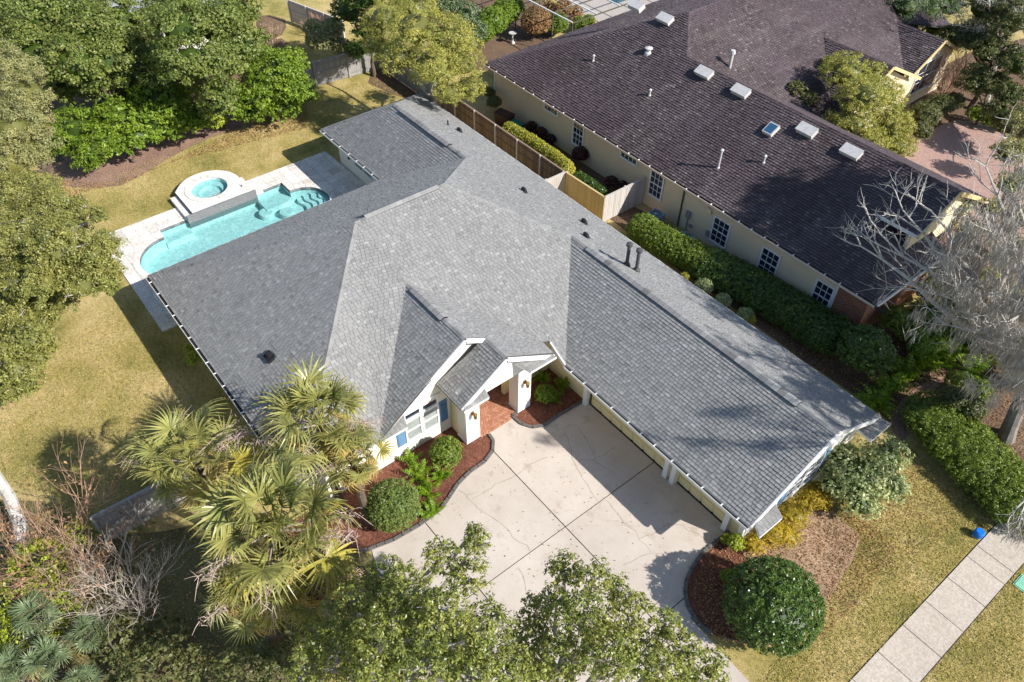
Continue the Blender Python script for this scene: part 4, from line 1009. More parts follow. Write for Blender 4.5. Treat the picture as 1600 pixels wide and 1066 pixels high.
# blue meter / hydrant marker by the sidewalk
t = thing('meter_marker', 'bright blue utility cap on pale base beside the sidewalk', 'utility marker', (-0.85, 24.65, 0))
M['blue'] = plain('bright_blue_plastic', (0.01, 0.16, 0.60), 0.4, 0.1, 5)
b = MB(); b.bb(-0.14, 0.14, -0.14, 0.14, 0, 0.07); b.build('base', M['white'], t, off=(0, 0, 0))
b = MB(); b.tube([(0, 0, 0.07), (0, 0, 0.30), (0, 0, 0.36)], [0.19, 0.20, 0.15], 14); b.build('cap', M['blue'], t, off=(0, 0, 0))
t = thing('utility_lid', 'pale green utility box lid in the grass strip', 'utility box', (1.35, 24.1, 0))
M['palegreen'] = plain('pale_green_plastic', (0.22, 0.50, 0.36), 0.5, 0.1, 5)
b = MB(); b.bb(-0.22, 0.22, -0.3, 0.3, 0.0, 0.05); b.build('lid', M['palegreen'], t, off=(0, 0, 0)); b = MB(); b.bb(-0.27, 0.27, -0.35, 0.35, 0, 0.03); b.build('frame', M['palegreen'], t, off=(0, 0, 0))
#VEG
# ------------------------------------------------------------------ vegetation
def quads_obj(name, ctr, nrm, tan, ln, wd, var, mat, parent, off):
    """many leaf quads as one mesh: centre, normal, long axis, length, width"""
    N = len(ctr)
    nrm = nrm/np.linalg.norm(nrm, axis=1)[:, None]
    tan = tan-nrm*(tan*nrm).sum(1)[:, None]; tan /= (np.linalg.norm(tan, axis=1)[:, None]+1e-9)
    bit = np.cross(nrm, tan)
    L_, W_ = (tan*ln[:, None]*0.5), (bit*wd[:, None]*0.5)
    v = np.stack([ctr-L_, ctr+W_-L_*0.1, ctr+L_, ctr-W_-L_*0.1], 1).reshape(-1, 3)-np.array(off)
    me = bpy.data.meshes.new(name); me.vertices.add(4*N); me.vertices.foreach_set('co', v.astype(np.float32).ravel())
    me.loops.add(4*N); me.loops.foreach_set('vertex_index', np.arange(4*N, dtype=np.int32))
    me.polygons.add(N); me.polygons.foreach_set('loop_start', np.arange(0, 4*N, 4, dtype=np.int32))
    at = me.attributes.new('tab', 'FLOAT', 'FACE'); at.data.foreach_set('value', var.astype(np.float32))
    me.materials.append(mat); me.update(calc_edges=True); me.validate()
    return link(name, me, parent)
def unit(n, r_=rng):
    v = r_.normal(size=(n, 3)); return v/np.linalg.norm(v, axis=1)[:, None]
DENS = 1.0
def leaves_blobs(blobs, size, cover=2.1, clump=0.40, low=-0.35, depth=0.30, rough=0.16, clfill=2.0):
    C_, N_, V_ = [], [], []
    for (c, r_) in blobs:
        c = np.array(c); r_ = np.array(r_); rm = float(r_.mean()); cl = clump*min(1.3, max(0.35, rm/1.6))
        ncl = int(max(8, clfill*4*rm*rm/(cl*cl)*0.8))
        d = unit(ncl*2); d = d[d[:, 2] > low][:ncl]
        rad = 1.0-depth*rng.random(len(d))**1.6+rng.normal(0, rough*0.5, len(d))
        cc = c+d*r_*rad[:, None]
        cls = cl*rng.uniform(0.6, 1.25, len(d))
        area_ = 4*math.pi*rm*rm*0.8; nl = int(DENS*cover*area_/(size*size*0.42))
        idx = rng.integers(0, len(d), nl); e = unit(nl); e[:, 2] = np.abs(e[:, 2])*0.75+e[:, 2]*0.25
        p = cc[idx]+e*(cls[idx]*rng.random(nl)**0.4)[:, None]
        n = e*0.5+d[idx]*0.35+unit(nl)*0.62+np.array([0, 0, 0.25])
        inner = np.zeros(nl, bool)
        for (c2, r2) in blobs:
            if c2 is not (c) and not np.allclose(c2, c):
                q = (p-np.array(c2))/np.array(r2); inner |= (q*q).sum(1) < 0.42
        k = ~inner; k &= p[:, 2] > 0.03
        clv = rng.normal(0, 0.10, len(d))
        C_.append(p[k]); N_.append(n[k]); V_.append(np.clip(rng.normal(0.46, 0.2, k.sum())+clv[idx][k], 0, 0.93)+(rng.random(k.sum()) < 0.045)*0.3)
    return np.concatenate(C_), np.concatenate(N_), np.clip(np.concatenate(V_), 0, 1)
def foliage(parent, blobs, style, size=0.14, asp=0.55, name='crown', **kw):
    c, n, v = leaves_blobs(blobs, size, **kw); N = len(c)
    ln = size*rng.uniform(0.7, 1.35, N); wd = ln*asp*rng.uniform(0.7, 1.2, N)
    return quads_obj(name, c, n, unit(N), ln, wd, v, L[style], parent, tuple(rootloc(parent)))
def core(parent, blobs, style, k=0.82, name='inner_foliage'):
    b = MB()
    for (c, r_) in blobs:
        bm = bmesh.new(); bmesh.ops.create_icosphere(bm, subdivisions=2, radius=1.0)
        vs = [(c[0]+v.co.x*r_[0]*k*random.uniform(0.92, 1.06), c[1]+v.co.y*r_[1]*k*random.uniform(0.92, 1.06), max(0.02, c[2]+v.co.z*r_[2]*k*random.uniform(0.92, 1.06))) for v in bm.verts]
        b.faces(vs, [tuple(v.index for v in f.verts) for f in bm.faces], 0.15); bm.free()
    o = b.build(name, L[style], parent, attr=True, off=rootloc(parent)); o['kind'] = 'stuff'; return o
def pxb(l, flat=0.8):
    out = []
    for t_ in l:
        if t_[0] == 'w': out.append((t_[1], (t_[2], t_[2], t_[2]*flat))); continue
        px, py, z, rp = t_[:4]; fl = t_[4] if len(t_) > 4 else flat
        r_ = rp*mpp(px, py, z)*0.9; p = P(px, py, z); out.append((p, (r_, r_, r_*fl)))
    return out
def wob(p, q, n, amp):
    p = Vector(p); q = Vector(q); pts = []
    for i in range(n+1):
        t = i/n; a = amp*math.sin(math.pi*t)
        pts.append(p.lerp(q, t)+Vector((random.gauss(0, a), random.gauss(0, a), random.gauss(0, a*0.5))))
    pts[0] = p; pts[-1] = q; return pts
def tree(name, label, cat, blobs, style, size=0.15, base=None, rb=0.22, bark='bark', group=None, flat_=0.8, dark=None, **kw):
    bl = pxb(blobs, flat_)
    cx = sum(b[0][0] for b in bl)/len(bl); cy = sum(b[0][1] for b in bl)/len(bl); cz = sum(b[0][2] for b in bl)/len(bl)
    if base is None: base = (cx, cy)
    t = thing(name, label, cat, (base[0], base[1], 0), group=group)
    b = MB(); fork = Vector((base[0]+(cx-base[0])*0.4, base[1]+(cy-base[1])*0.4, cz*0.45))
    b.tube(wob((base[0], base[1], -0.05), fork, 4, 0.08), [rb*1.25, rb, rb*0.92, rb*0.86, rb*0.8], 8)
    for (c, r_) in bl:
        b.tube(wob(fork, (c[0], c[1], c[2]), 5, 0.18), [rb*0.7, rb*0.5, rb*0.4, rb*0.32, rb*0.25, rb*0.15], 6)
        for k in range(7):
            d = unit(1)[0]; d[2] = abs(d[2])*0.6
            b.tube(wob((c[0], c[1], c[2]-r_[2]*0.2), (c[0]+d[0]*r_[0]*0.95, c[1]+d[1]*r_[1]*0.95, c[2]+d[2]*r_[2]*0.95), 3, 0.12), [rb*0.22, rb*0.15, rb*0.09, rb*0.04], 4)
    b.build('trunk', M[bark], t)
    foliage(t, bl, style, size, **kw)
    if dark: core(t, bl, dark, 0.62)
    return t
def bush(name, label, blobs, style, size=0.09, group=None, flat_=0.85, corek=0.84, cat='shrub', dark=None, **kw):
    bl = pxb(blobs, flat_); c = bl[0][0]
    t = thing(name, label, cat, (c[0], c[1], 0), group=group)
    kw.setdefault('cover', 1.9); kw.setdefault('depth', 0.10); kw.setdefault('clump', 0.16); kw.setdefault('rough', 0.06)
    foliage(t, bl, style, size, name='foliage', **kw)
    core(t, bl, dark or style, corek, 'inner_branches')
    return t

# trees along the back, upper left
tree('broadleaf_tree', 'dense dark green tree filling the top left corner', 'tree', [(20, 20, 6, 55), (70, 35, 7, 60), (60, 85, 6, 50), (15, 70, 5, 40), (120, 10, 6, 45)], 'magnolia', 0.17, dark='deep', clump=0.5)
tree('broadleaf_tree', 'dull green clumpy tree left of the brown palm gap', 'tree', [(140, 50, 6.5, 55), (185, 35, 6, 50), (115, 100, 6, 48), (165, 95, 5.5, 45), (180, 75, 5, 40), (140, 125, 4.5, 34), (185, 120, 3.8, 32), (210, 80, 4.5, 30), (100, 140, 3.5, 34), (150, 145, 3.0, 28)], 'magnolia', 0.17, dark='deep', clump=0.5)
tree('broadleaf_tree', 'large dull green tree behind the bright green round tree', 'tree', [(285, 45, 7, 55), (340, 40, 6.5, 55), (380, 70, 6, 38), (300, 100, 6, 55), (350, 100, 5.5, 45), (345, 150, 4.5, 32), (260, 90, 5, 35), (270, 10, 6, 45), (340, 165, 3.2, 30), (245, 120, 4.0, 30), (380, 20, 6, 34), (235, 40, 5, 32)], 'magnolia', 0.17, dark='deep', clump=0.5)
tree('round_tree', 'bright green round tree beside the back fence', 'tree', [(430, 120, 3.2, 52), (395, 95, 3, 38), (455, 140, 2.6, 38), (400, 150, 2.4, 42), (455, 100, 3, 30), (370, 170, 1.8, 24), (435, 165, 1.5, 36), (395, 178, 1.4, 26), (470, 150, 1.6, 26)], 'bright', 0.17, rb=0.14, dark='deep', clump=0.38)
tree('small_tree', 'yellow green bush with upright shoots between bright shrubs and round tree', 'shrub', [(290, 115, 3, 26), (310, 145, 2.6, 26), (325, 175, 1.8, 22), (275, 100, 3.2, 18), (335, 190, 1.2, 20), (270, 140, 2.4, 22)], 'lime', 0.17, rb=0.06, clump=0.32)
tree('shrub', 'feathery bright green shrub nearest the pale left oak', 'shrub', [(120, 200, 2.4, 42), (150, 235, 1.8, 36), (100, 225, 1.6, 30), (140, 250, 1.3, 28), (165, 215, 2.0, 30)], 'bright', 0.2, rb=0.08, dark='deep', asp=0.3, clump=0.4)
tree('shrub', 'bright green shrub in the middle of the back lawn row', 'shrub', [(185, 190, 2.5, 42), (215, 215, 1.8, 32), (185, 225, 1.6, 30)], 'bright', 0.17, rb=0.08, dark='deep', clump=0.36)
tree('shrub', 'bright green shrub right of the back lawn row', 'shrub', [(245, 155, 2.6, 42), (275, 180, 2, 36), (240, 190, 2, 36), (300, 190, 1.6, 28), (265, 205, 1.3, 28), (225, 170, 2.2, 30)], 'bright', 0.17, rb=0.08, dark='deep', clump=0.36)
tree('oak_tree', 'pale grey green tree at the left edge above the big oak', 'tree', [(10, 110, 7, 50), (40, 150, 6.5, 48), (20, 200, 6, 50), (55, 235, 5, 42), (15, 255, 5, 40), (60, 190, 5.5, 30)], 'oakgrey', 0.12, dark='oak', clump=0.45, asp=0.4)
tree('oak_tree', 'big olive oak at the left edge beside the pool deck', 'tree', [(30, 310, 6, 50), (80, 330, 6, 45), (20, 370, 7, 50), (90, 385, 7, 55), (150, 400, 6, 42), (60, 440, 6, 50), (125, 445, 5.5, 42), (170, 445, 5, 25), (15, 440, 6, 40), (150, 340, 6, 18), (125, 320, 6.2, 16), (165, 385, 5.5, 30), (100, 350, 5, 45), (60, 300, 5, 40), (110, 420, 4.5, 45), (40, 410, 5, 50), (165, 425, 4.8, 30), (30, 465, 4.5, 40), (90, 470, 4.2, 34)], 'oak', 0.105, base=(-40.5, -4.5), rb=0.35, bark='bark_pale', dark='oak', cover=1.9, clump=0.45, asp=0.45, depth=0.4)
tree('oak_tree', 'smaller olive oak at the left edge beside the side lawn', 'tree', [(15, 500, 5, 38), (45, 530, 5, 36), (25, 575, 4, 42), (60, 560, 3.5, 24), (5, 545, 5, 30), (40, 600, 1.6, 30), (10, 610, 1.8, 34), (60, 500, 4, 34), (30, 540, 3.5, 44), (70, 535, 3, 28)], 'oak', 0.12, base=(-38.5, -6.5), rb=0.2, bark='bark_pale', dark='oak', cover=1.3, clump=0.4, asp=0.45)
tree('broadleaf_tree', 'dark green tree low in the gap beneath the brown palm', 'tree', [(230, 105, 2.4, 34), (205, 140, 2.0, 30), (225, 70, 3, 26), (180, 160, 1.6, 28)], 'deep', 0.16, rb=0.1, dark='olive')
tree('broadleaf_tree', 'dark green mass behind the reddish bare shrub, upper right', 'tree', [(1530, 130, 2.5, 36), (1565, 180, 2.0, 34), (1595, 200, 2.2, 36), (1500, 60, 3, 32), (1545, 45, 4, 34), (1590, 240, 2, 26)], 'olive', 0.13, rb=0.1, dark='deep')
tree('broadleaf_tree', 'grey brown mottled tree right of the pink drive', 'tree', [(1575, 240, 4, 30), (1600, 200, 4.5, 32), (1610, 280, 4, 30), (1595, 340, 3, 30)], 'oakgrey', 0.13, rb=0.1, cover=1.0, dark='olive')
# golden tree by the back fence
tree('weeping_tree', 'golden green drooping tree over the wooden back fence', 'tree', [(600, 30, 6.5, 38), (650, 45, 7.5, 50), (700, 60, 7, 45), (625, 90, 6, 38), (675, 105, 6, 45), (725, 100, 5.5, 34), (735, 140, 4, 26), (700, 145, 4.5, 26), (590, 70, 5, 28), (650, 10, 7, 40), (735, 70, 5.5, 22)], 'willow', 0.13, rb=0.22, bark='bark_pale', clump=0.42, asp=0.3, dark='oak', low=-0.75)
tree('evergreen_tree', 'dark tree behind the golden tree at the top edge', 'tree', [(570, -5, 6, 36), (545, 20, 4, 30), (575, 50, 3, 26), (560, 80, 2, 20), (620, -20, 7, 40)], 'deep', 0.16, rb=0.15, dark='olive')
bush('shrub', 'tan tipped bush behind the grey back fence', [(505, 60, 2.2, 30), (490, 45, 2.4, 18), (520, 45, 2.4, 20), (535, 75, 1.6, 18)], 'oakgrey', 0.16, corek=0.7)
tree('small_tree', 'green tree behind the golden tree beside bright hedge', 'tree', [(690, 5, 5, 36), (725, 25, 4, 26), (740, 50, 3, 24), (640, -10, 6, 30)], 'weep', 0.15, dark='deep')
bush('hedge', 'bright green clipped hedge beyond the beige house corner', [(770, 35, 1.6, 26, 1.0), (790, 20, 1.7, 24, 1.0), (755, 52, 1.4, 20, 1.0), (805, 12, 1.5, 16, 1.0)], 'bright', 0.11, cat='hedge')
bush('dome_shrub', 'tan leafless dome shrub beyond the brown roof', [(838, 35, 1.3, 27, 0.95)], 'dead', 0.10, clump=0.12)
bush('shrub', 'green rounded shrub half behind the tan dome shrub', [(868, 38, 1.0, 22)], 'hedge', 0.10)
bush('shrub', 'rust brown shrub at the top edge beside pool enclosure', [(880, 14, 1.2, 16), (900, 20, 0.8, 12), (858, 12, 1, 12)], 'dead', 0.12, corek=0.6, clump=0.3)
bush('shrub', 'green low shrub against the brown roof edge at the top', [(905, 38, 0.7, 14), (920, 32, 0.7, 11)], 'hedge', 0.10)
tree('evergreen_tree', 'green tree standing at the top edge above the tan dome shrub', 'tree', [(835, -12, 3, 24), (860, -8, 3, 18)], 'hedge', 0.15, rb=0.1)
# right side around the beige house
tree('leafy_tree', 'yellow green open tree in front of the brown roofed wing', 'tree', [(1322, 115, 5, 40), (1348, 155, 5, 44), (1330, 195, 4, 40), (1378, 150, 4.5, 38), (1388, 195, 3.5, 40), (1400, 228, 2.5, 32), (1358, 225, 3, 34), (1300, 100, 4.5, 18), (1365, 115, 4.5, 24)], 'willow', 0.10, rb=0.12, bark='bark_pale', cover=1.7, clump=0.3, asp=0.4, dark='oak')
tree('small_tree', 'dark leafy small tree against the brown roof slope', 'tree', [(1245, 140, 4, 16), (1262, 155, 3.5, 16)], 'olive', 0.13, rb=0.08)
bush('shrub', 'dark olive rounded shrub beside the pink paved drive', [(1445, 180, 1.3, 26), (1470, 165, 1.2, 22), (1490, 160, 1.0, 18), (1440, 205, 0.9, 18)], 'olive', 0.11, clump=0.25)
bush('shrub', 'bright green leafy clump at the far end of the pink drive', [(1525, 180, 0.6, 16), (1548, 188, 0.6, 16), (1568, 195, 0.5, 14)], 'bright', 0.16, corek=0.6, clump=0.3)
tree('weeping_tree', 'blue green weeping evergreen above the brown roof wing', 'tree', [(1380, -5, 5, 30), (1415, 10, 5, 32), (1450, 15, 4, 34), (1420, 40, 3, 26), (1460, 45, 2.5, 24), (1485, 10, 4, 28)], 'weep', 0.18, asp=0.22, dark='deep', low=-0.8)
tree('broadleaf_tree', 'dark mixed tree in the top right corner', 'tree', [(1540, 10, 6, 40), (1585, 30, 6, 40), (1545, 80, 4, 34), (1590, 100, 4, 36), (1580, 150, 3, 26), (1515, 60, 4, 24), (1560, 130, 2.5, 20)], 'olive', 0.14, dark='deep')
tree('broadleaf_tree', 'mottled green tree beside the pink drive at the right edge', 'tree', [(1500, 320, 4, 26), (1545, 330, 4, 26), (1510, 360, 3, 24), (1560, 400, 3.5, 30), (1590, 390, 3, 30), (1575, 290, 5, 26)], 'oakgrey', 0.13, cover=0.9, dark='olive')
bush('shrub', 'yellow green shrub under the mossy tree at right edge', [(1540, 440, 1.5, 26), (1575, 430, 1.5, 24), (1585, 470, 1.2, 24), (1550, 480, 1.0, 26), (1590, 520, 1.0, 22)], 'hedgey', 0.13)
bush('shrub', 'dull olive undergrowth below the mossy limbs', [(1480, 430, 1.0, 26), (1510, 440, 1.0, 28), (1530, 500, 0.9, 26), (1450, 455, 0.8, 22)], 'olive', 0.12, clump=0.3, corek=0.7)
# planting between the houses
def hedge(label, pts, w_px, z, style, size=0.08, step=0.5, cat='hedge', fl=1.0, group=None, name='hedge', **kw):
    """clipped hedge: overlapping mounds along a line of pixels"""
    wp = [P(x, y, z*0.5) for x, y in pts]; r_ = w_px*mpp(pts[0][0], pts[0][1], z)
    t = thing(name, label, cat, (wp[0][0], wp[0][1], 0), group=group); bl = []
    for p, q in zip(wp[:-1], wp[1:]):
        d = math.dist(p, q); n = max(1, int(d/(r_*step)))
        for i in range(n): 
            k = i/n; bl.append(((p[0]+(q[0]-p[0])*k, p[1]+(q[1]-p[1])*k, z*0.45), (r_, r_, z*0.6*fl)))
    bl.append(((*wp[-1][:2], z*0.45), (r_, r_, z*0.6)))
    kw.setdefault('depth', 0.08); kw.setdefault('clump', 0.16); kw.setdefault('rough', 0.05); kw.setdefault('cover', 1.5)
    foliage(t, bl, style, size, name='foliage', **kw); core(t, bl, style, 0.86, 'inner_branches')
    return t
hedge('sunlit clipped hedge below the air conditioners', [(1005, 358), (1030, 375), (1070, 395), (1100, 412)], 27, 1.5, 'hedge')
hedge('long clipped hedge under the beige house windows, shade painted into its leaves', [(1110, 415), (1150, 435), (1200, 462), (1250, 492), (1290, 520)], 37, 1.5, 'holly')  # shaded run of the sunlit hedge; darker leaf colour stands in for shade
hedge('narrow yellow green clipped hedge behind the brown fence', [(795, 208), (830, 228), (865, 252), (885, 268)], 13, 1.4, 'hedgey', 0.09)
hedge('small dark green clipped hedge behind the tan fence', [(905, 280), (925, 292), (940, 306)], 12, 0.9, 'holly', 0.09)
bush('shrub', 'round maroon shrub under the second tall beige house window', [(907, 241, 0.8, 15)], 'maroon', 0.09)
bush('shrub', 'row of maroon shrubs beside the green bin', [(830, 198, 0.6, 10), (845, 208, 0.6, 11), (860, 218, 0.5, 10)], 'maroon', 0.10)
bush('shrub', 'maroon bush beside the fence gate', [(955, 285, 0.6, 12), (972, 290, 0.5, 9)], 'maroon', 0.12, corek=0.6)
bush('shrub', 'olive bush at the beige house rear corner', [(772, 160, 1.0, 13), (765, 145, 1.2, 10)], 'olive', 0.11)
bush('shrub', 'large round dark green shrub at the brick corner', [(1352, 548, 1.4, 46, 0.9)], 'holly', 0.10, clump=0.2)
bush('shrub', 'dark shrub left of the large round one by the brick corner', [(1285, 528, 1.0, 26), (1310, 510, 1.1, 22)], 'holly', 0.10)
bush('shrub', 'loose green shrub right of the brick corner', [(1400, 500, 1.2, 26), (1425, 520, 1.0, 26)], 'hedge', 0.11, clump=0.3, corek=0.7)
bush('shrub', 'dark leafy shrub beneath the hanging moss', [(1450, 490, 1.4, 30), (1480, 510, 1.2, 28), (1500, 480, 1.2, 24)], 'holly', 0.12, clump=0.3, corek=0.7)
bush('shrub', 'grey green low shrub behind the long garage roof', [(1100, 448, 0.6, 16), (1130, 470, 0.5, 14), (1165, 492, 0.4, 14)], 'varieg', 0.09)
bush('shrub', 'small golden green plant behind the garage roof', [(1070, 432, 0.5, 8), (1175, 500, 0.4, 7)], 'hedgey', 0.09)
def big_hedge():
    hedge('broad dark hedge curving beside the right sidewalk', [(1470, 655), (1500, 690), (1535, 725), (1575, 760), (1600, 785)], 56, 1.3, 'hedge', 0.075, 0.45, cover=1.4)
big_hedge()
bush('shrub', 'dull green shrub behind the broad dark hedge', [(1490, 625, 1.3, 26), (1520, 640, 1.3, 22)], 'olive', 0.10)
# front yard, right
tree('shrub', 'large variegated pale green shrub at the garage end', 'shrub', [(1345, 740, 1.5, 52), (1315, 720, 1.4, 36), (1385, 712, 1.4, 38), (1390, 760, 1.1, 34), (1345, 785, 0.9, 34), (1305, 755, 1, 32)], 'varieg', 0.13, rb=0.05, dark='deep', cover=1.2, clump=0.3)
bush('juniper', 'golden spreading juniper along the garage end wall', [(1275, 775, 0.5, 30, 0.5), (1240, 800, 0.5, 32, 0.5), (1205, 830, 0.45, 32, 0.5), (1180, 850, 0.4, 22, 0.5), (1230, 835, 0.35, 26, 0.5), (1290, 770, 0.4, 22, 0.5)], 'juniper', 0.10, asp=0.3, clump=0.22, corek=0.7, depth=0.4)
bush('round_bush', 'big round dark green bush in the driveway bed', [(1207, 945, 1.3, 82, 0.88)], 'holly', 0.085, clump=0.09, cover=2.3, depth=0.06)
bush('shrub', 'small yellow green bush at the garage corner', [(1150, 848, 0.5, 15), (1135, 842, 0.4, 9)], 'lime', 0.08)
bush('shrub', 'small bright green bush behind the big round one', [(1137, 900, 0.4, 12)], 'bright', 0.09)
# front beds, left
bush('round_bush', 'round clipped boxwood beside the palms', [(614, 790, 1.05, 47, 0.95)], 'box', 0.075, clump=0.1, cover=2.0)
bush('shrub', 'small round green bush left of the porch column', [(697, 706, 0.6, 28, 0.9)], 'hedge', 0.09)
bush('shrub', 'small round bright bush in the entry corner bed', [(852, 616, 0.5, 18, 0.9)], 'bright', 0.09)
bush('shrub', 'sunlit yellow shrub under the left gutter', [(303, 560, 0.7, 14), (295, 545, 0.5, 8)], 'lime', 0.12, corek=0.6)
def frond_mesh(name, style, n=9, ln=0.7, wd=0.13, arch=0.35):
    """an arching fern frond made of paired leaflets"""
    b = MB()
    for i in range(n):
        t = (i+0.5)/n; x = ln*t; z = arch*math.sin(t*2.2); w_ = wd*math.sin(math.pi*min(1, t*0.85+0.18)); h = ln/n*0.42
        for sg in (1, -1):
            b.face([(x-h, 0, z), (x+h, 0, z+0.01), (x+h*1.2, sg*w_, z-0.02), (x+h*0.3, sg*w_*0.95, z-0.03)], random.random()*0.8)
    me = bpy.data.meshes.new(name); me.from_pydata(b.v, [], b.f); me.materials.append(L[style])
    at = me.attributes.new('tab', 'FLOAT', 'FACE'); at.data.foreach_set('value', b.at); return me
fm = [frond_mesh('frond', 'fern', ln=l_, arch=a_) for l_, a_ in ((0.7, 0.35), (0.8, 0.25), (0.55, 0.4))]
def fern(px, py, label, sc_=1.0, n=26, group=None):
    x, y, _ = P(px, py, 0.2); t = thing('fern', label, 'fern', (x, y, 0.05), group=group)
    for k in range(n):
        o = link('frond', fm[k % 3], t, (random.gauss(0, 0.06), random.gauss(0, 0.06), 0)); o.rotation_euler = (random.uniform(-0.3, 0.3), random.uniform(-0.7, 0.15), k*2.4+random.random()); s_ = sc_*random.uniform(0.7, 1.15); o.scale = (s_, s_, s_)
    return t
for (px, py, lb, s_) in ((652, 742, 'bright fern between boxwood and small round bush, nearest the house', 1.0), (668, 770, 'bright fern beside the boxwood, middle one', 1.1), (690, 745, 'bright fern in the mulch right of the fern clump', 0.9), (672, 800, 'bright fern at the driveway edge below the others', 0.9), (640, 720, 'fern against the window wall', 0.8),
                     (878, 603, 'fern right of the small bright entry bush', 0.85), (848, 592, 'fern behind the small bright entry bush', 0.8), (866, 622, 'fern in front of the entry bush toward the driveway', 0.7), (800, 575, 'fern in the entry corner', 0.5)):
    if px != 800: fern(px, py, lb, s_)
# ground cover at right: strappy green plants
gl = []
for (px, py, lb, s_) in ((1500, 545, 'yellow green fern clump nearest the hanging moss', 1.3), (1470, 565, 'yellow green fern clump beside the stepping path', 1.2), (1440, 570, 'strappy green clump right of the large round shrub', 1.2), (1520, 580, 'yellow green fern clump at the far right of its bed', 1.1), (1385, 610, 'green fern clump between the round shrub and the garage corner', 1.2), (1370, 630, 'green fern clump just behind the garage roof corner', 1.1), (1410, 585, 'green fern clump between the round shrub and the path', 1.1), (1530, 545, 'yellow green fern under the mossy branches', 1.2), (1460, 540, 'green fern clump behind the path bed', 1.3)):
    fern(px, py, lb, s_*1.3, 34)
bush('shrub', 'green mounded shrub behind the stepping path bed', [(1500, 600, 0.7, 24), (1530, 612, 0.7, 22)], 'hedge', 0.09, clump=0.25, corek=0.7)
bush('shrub', 'yellow green mound at the right edge under the mossy tree', [(1575, 560, 0.8, 26), (1600, 590, 0.8, 26)], 'hedgey', 0.10, clump=0.25, corek=0.7)
bush('shrub', 'green mound right of the large round shrub', [(1440, 545, 0.8, 24), (1465, 525, 0.9, 24)], 'bright', 0.10, clump=0.25, corek=0.7)

# ------------------------------------------------------------------ palms
def fan_mesh(style, pet=1.0, blade=1.0, n=30, droop=0.5, spread=2.35):
    b = MB(); b.mi = 0
    pts = [(0, 0, 0), (pet*0.5, 0, 0.06), (pet, 0, 0.02)]
    b.tube(pts, [0.028, 0.02, 0.015], 4, a=0.7)
    for i in range(n):
        a = -spread+2*spread*i/(n-1)+random.gauss(0, 0.05); ln = blade*(0.78+0.25*math.cos(a*0.55))*random.uniform(0.88, 1.08)
        w0 = 0.020; ca, sa = math.cos(a), math.sin(a); v = random.random()*0.8; sg = 1 if i % 2 else -1
        prev = None; segs = 4
        for k in range(segs+1):
            t = k/segs; r_ = ln*t; zz = 0.02+0.10*t+abs(math.sin(a))*0.10*t-droop*ln*max(0, t-0.35)**2*1.5+sg*0.012*t
            w_ = w0*(0.5+1.3*min(1, t*2.4))*(1-max(0, t-0.42)*1.68)
            c = (pet+ca*r_-0.10*t*t, sa*r_, zz); l_ = (c[0]-sa*w_, c[1]+ca*w_, c[2]+sg*0.006); r2 = (c[0]+sa*w_, c[1]-ca*w_, c[2]-sg*0.006)
            if prev: b.face([prev[0], prev[1], r2, l_], min(1, v+(0.5 if k == segs and i % 3 else 0)))
            prev = (l_, r2)
    me = bpy.data.meshes.new('frond'); me.from_pydata(b.v, [], b.f); me.materials.append(L[style])
    at = me.attributes.new('tab', 'FLOAT', 'FACE'); at.data.foreach_set('value', b.at); return me
fans = [fan_mesh('palm', 1.25, 0.95, 26, 0.5, 2.0), fan_mesh('palm', 1.4, 0.95, 24, 0.9, 1.9), fan_mesh('palm', 1.1, 0.85, 28, 0.3, 2.2)]
fdry = [fan_mesh('palmdry', 1.0, 0.95, droop=1.1), fan_mesh('palmdry', 0.9, 0.85, droop=1.3)]
fdark = [fan_mesh('palmdark', 0.8, 0.8, n=22, droop=0.4), fan_mesh('palmdark', 0.6, 0.85, n=22, droop=0.6)]
L['palmyellow'] = leaf_mat('yellowing_palm_fronds', (0.42, 0.36, 0.07), (0.48, 0.34, 0.14), 0.35, 0.4)
fyel = [fan_mesh('palmyellow', 1.3, 0.9, 26, 0.8, 2.0)]
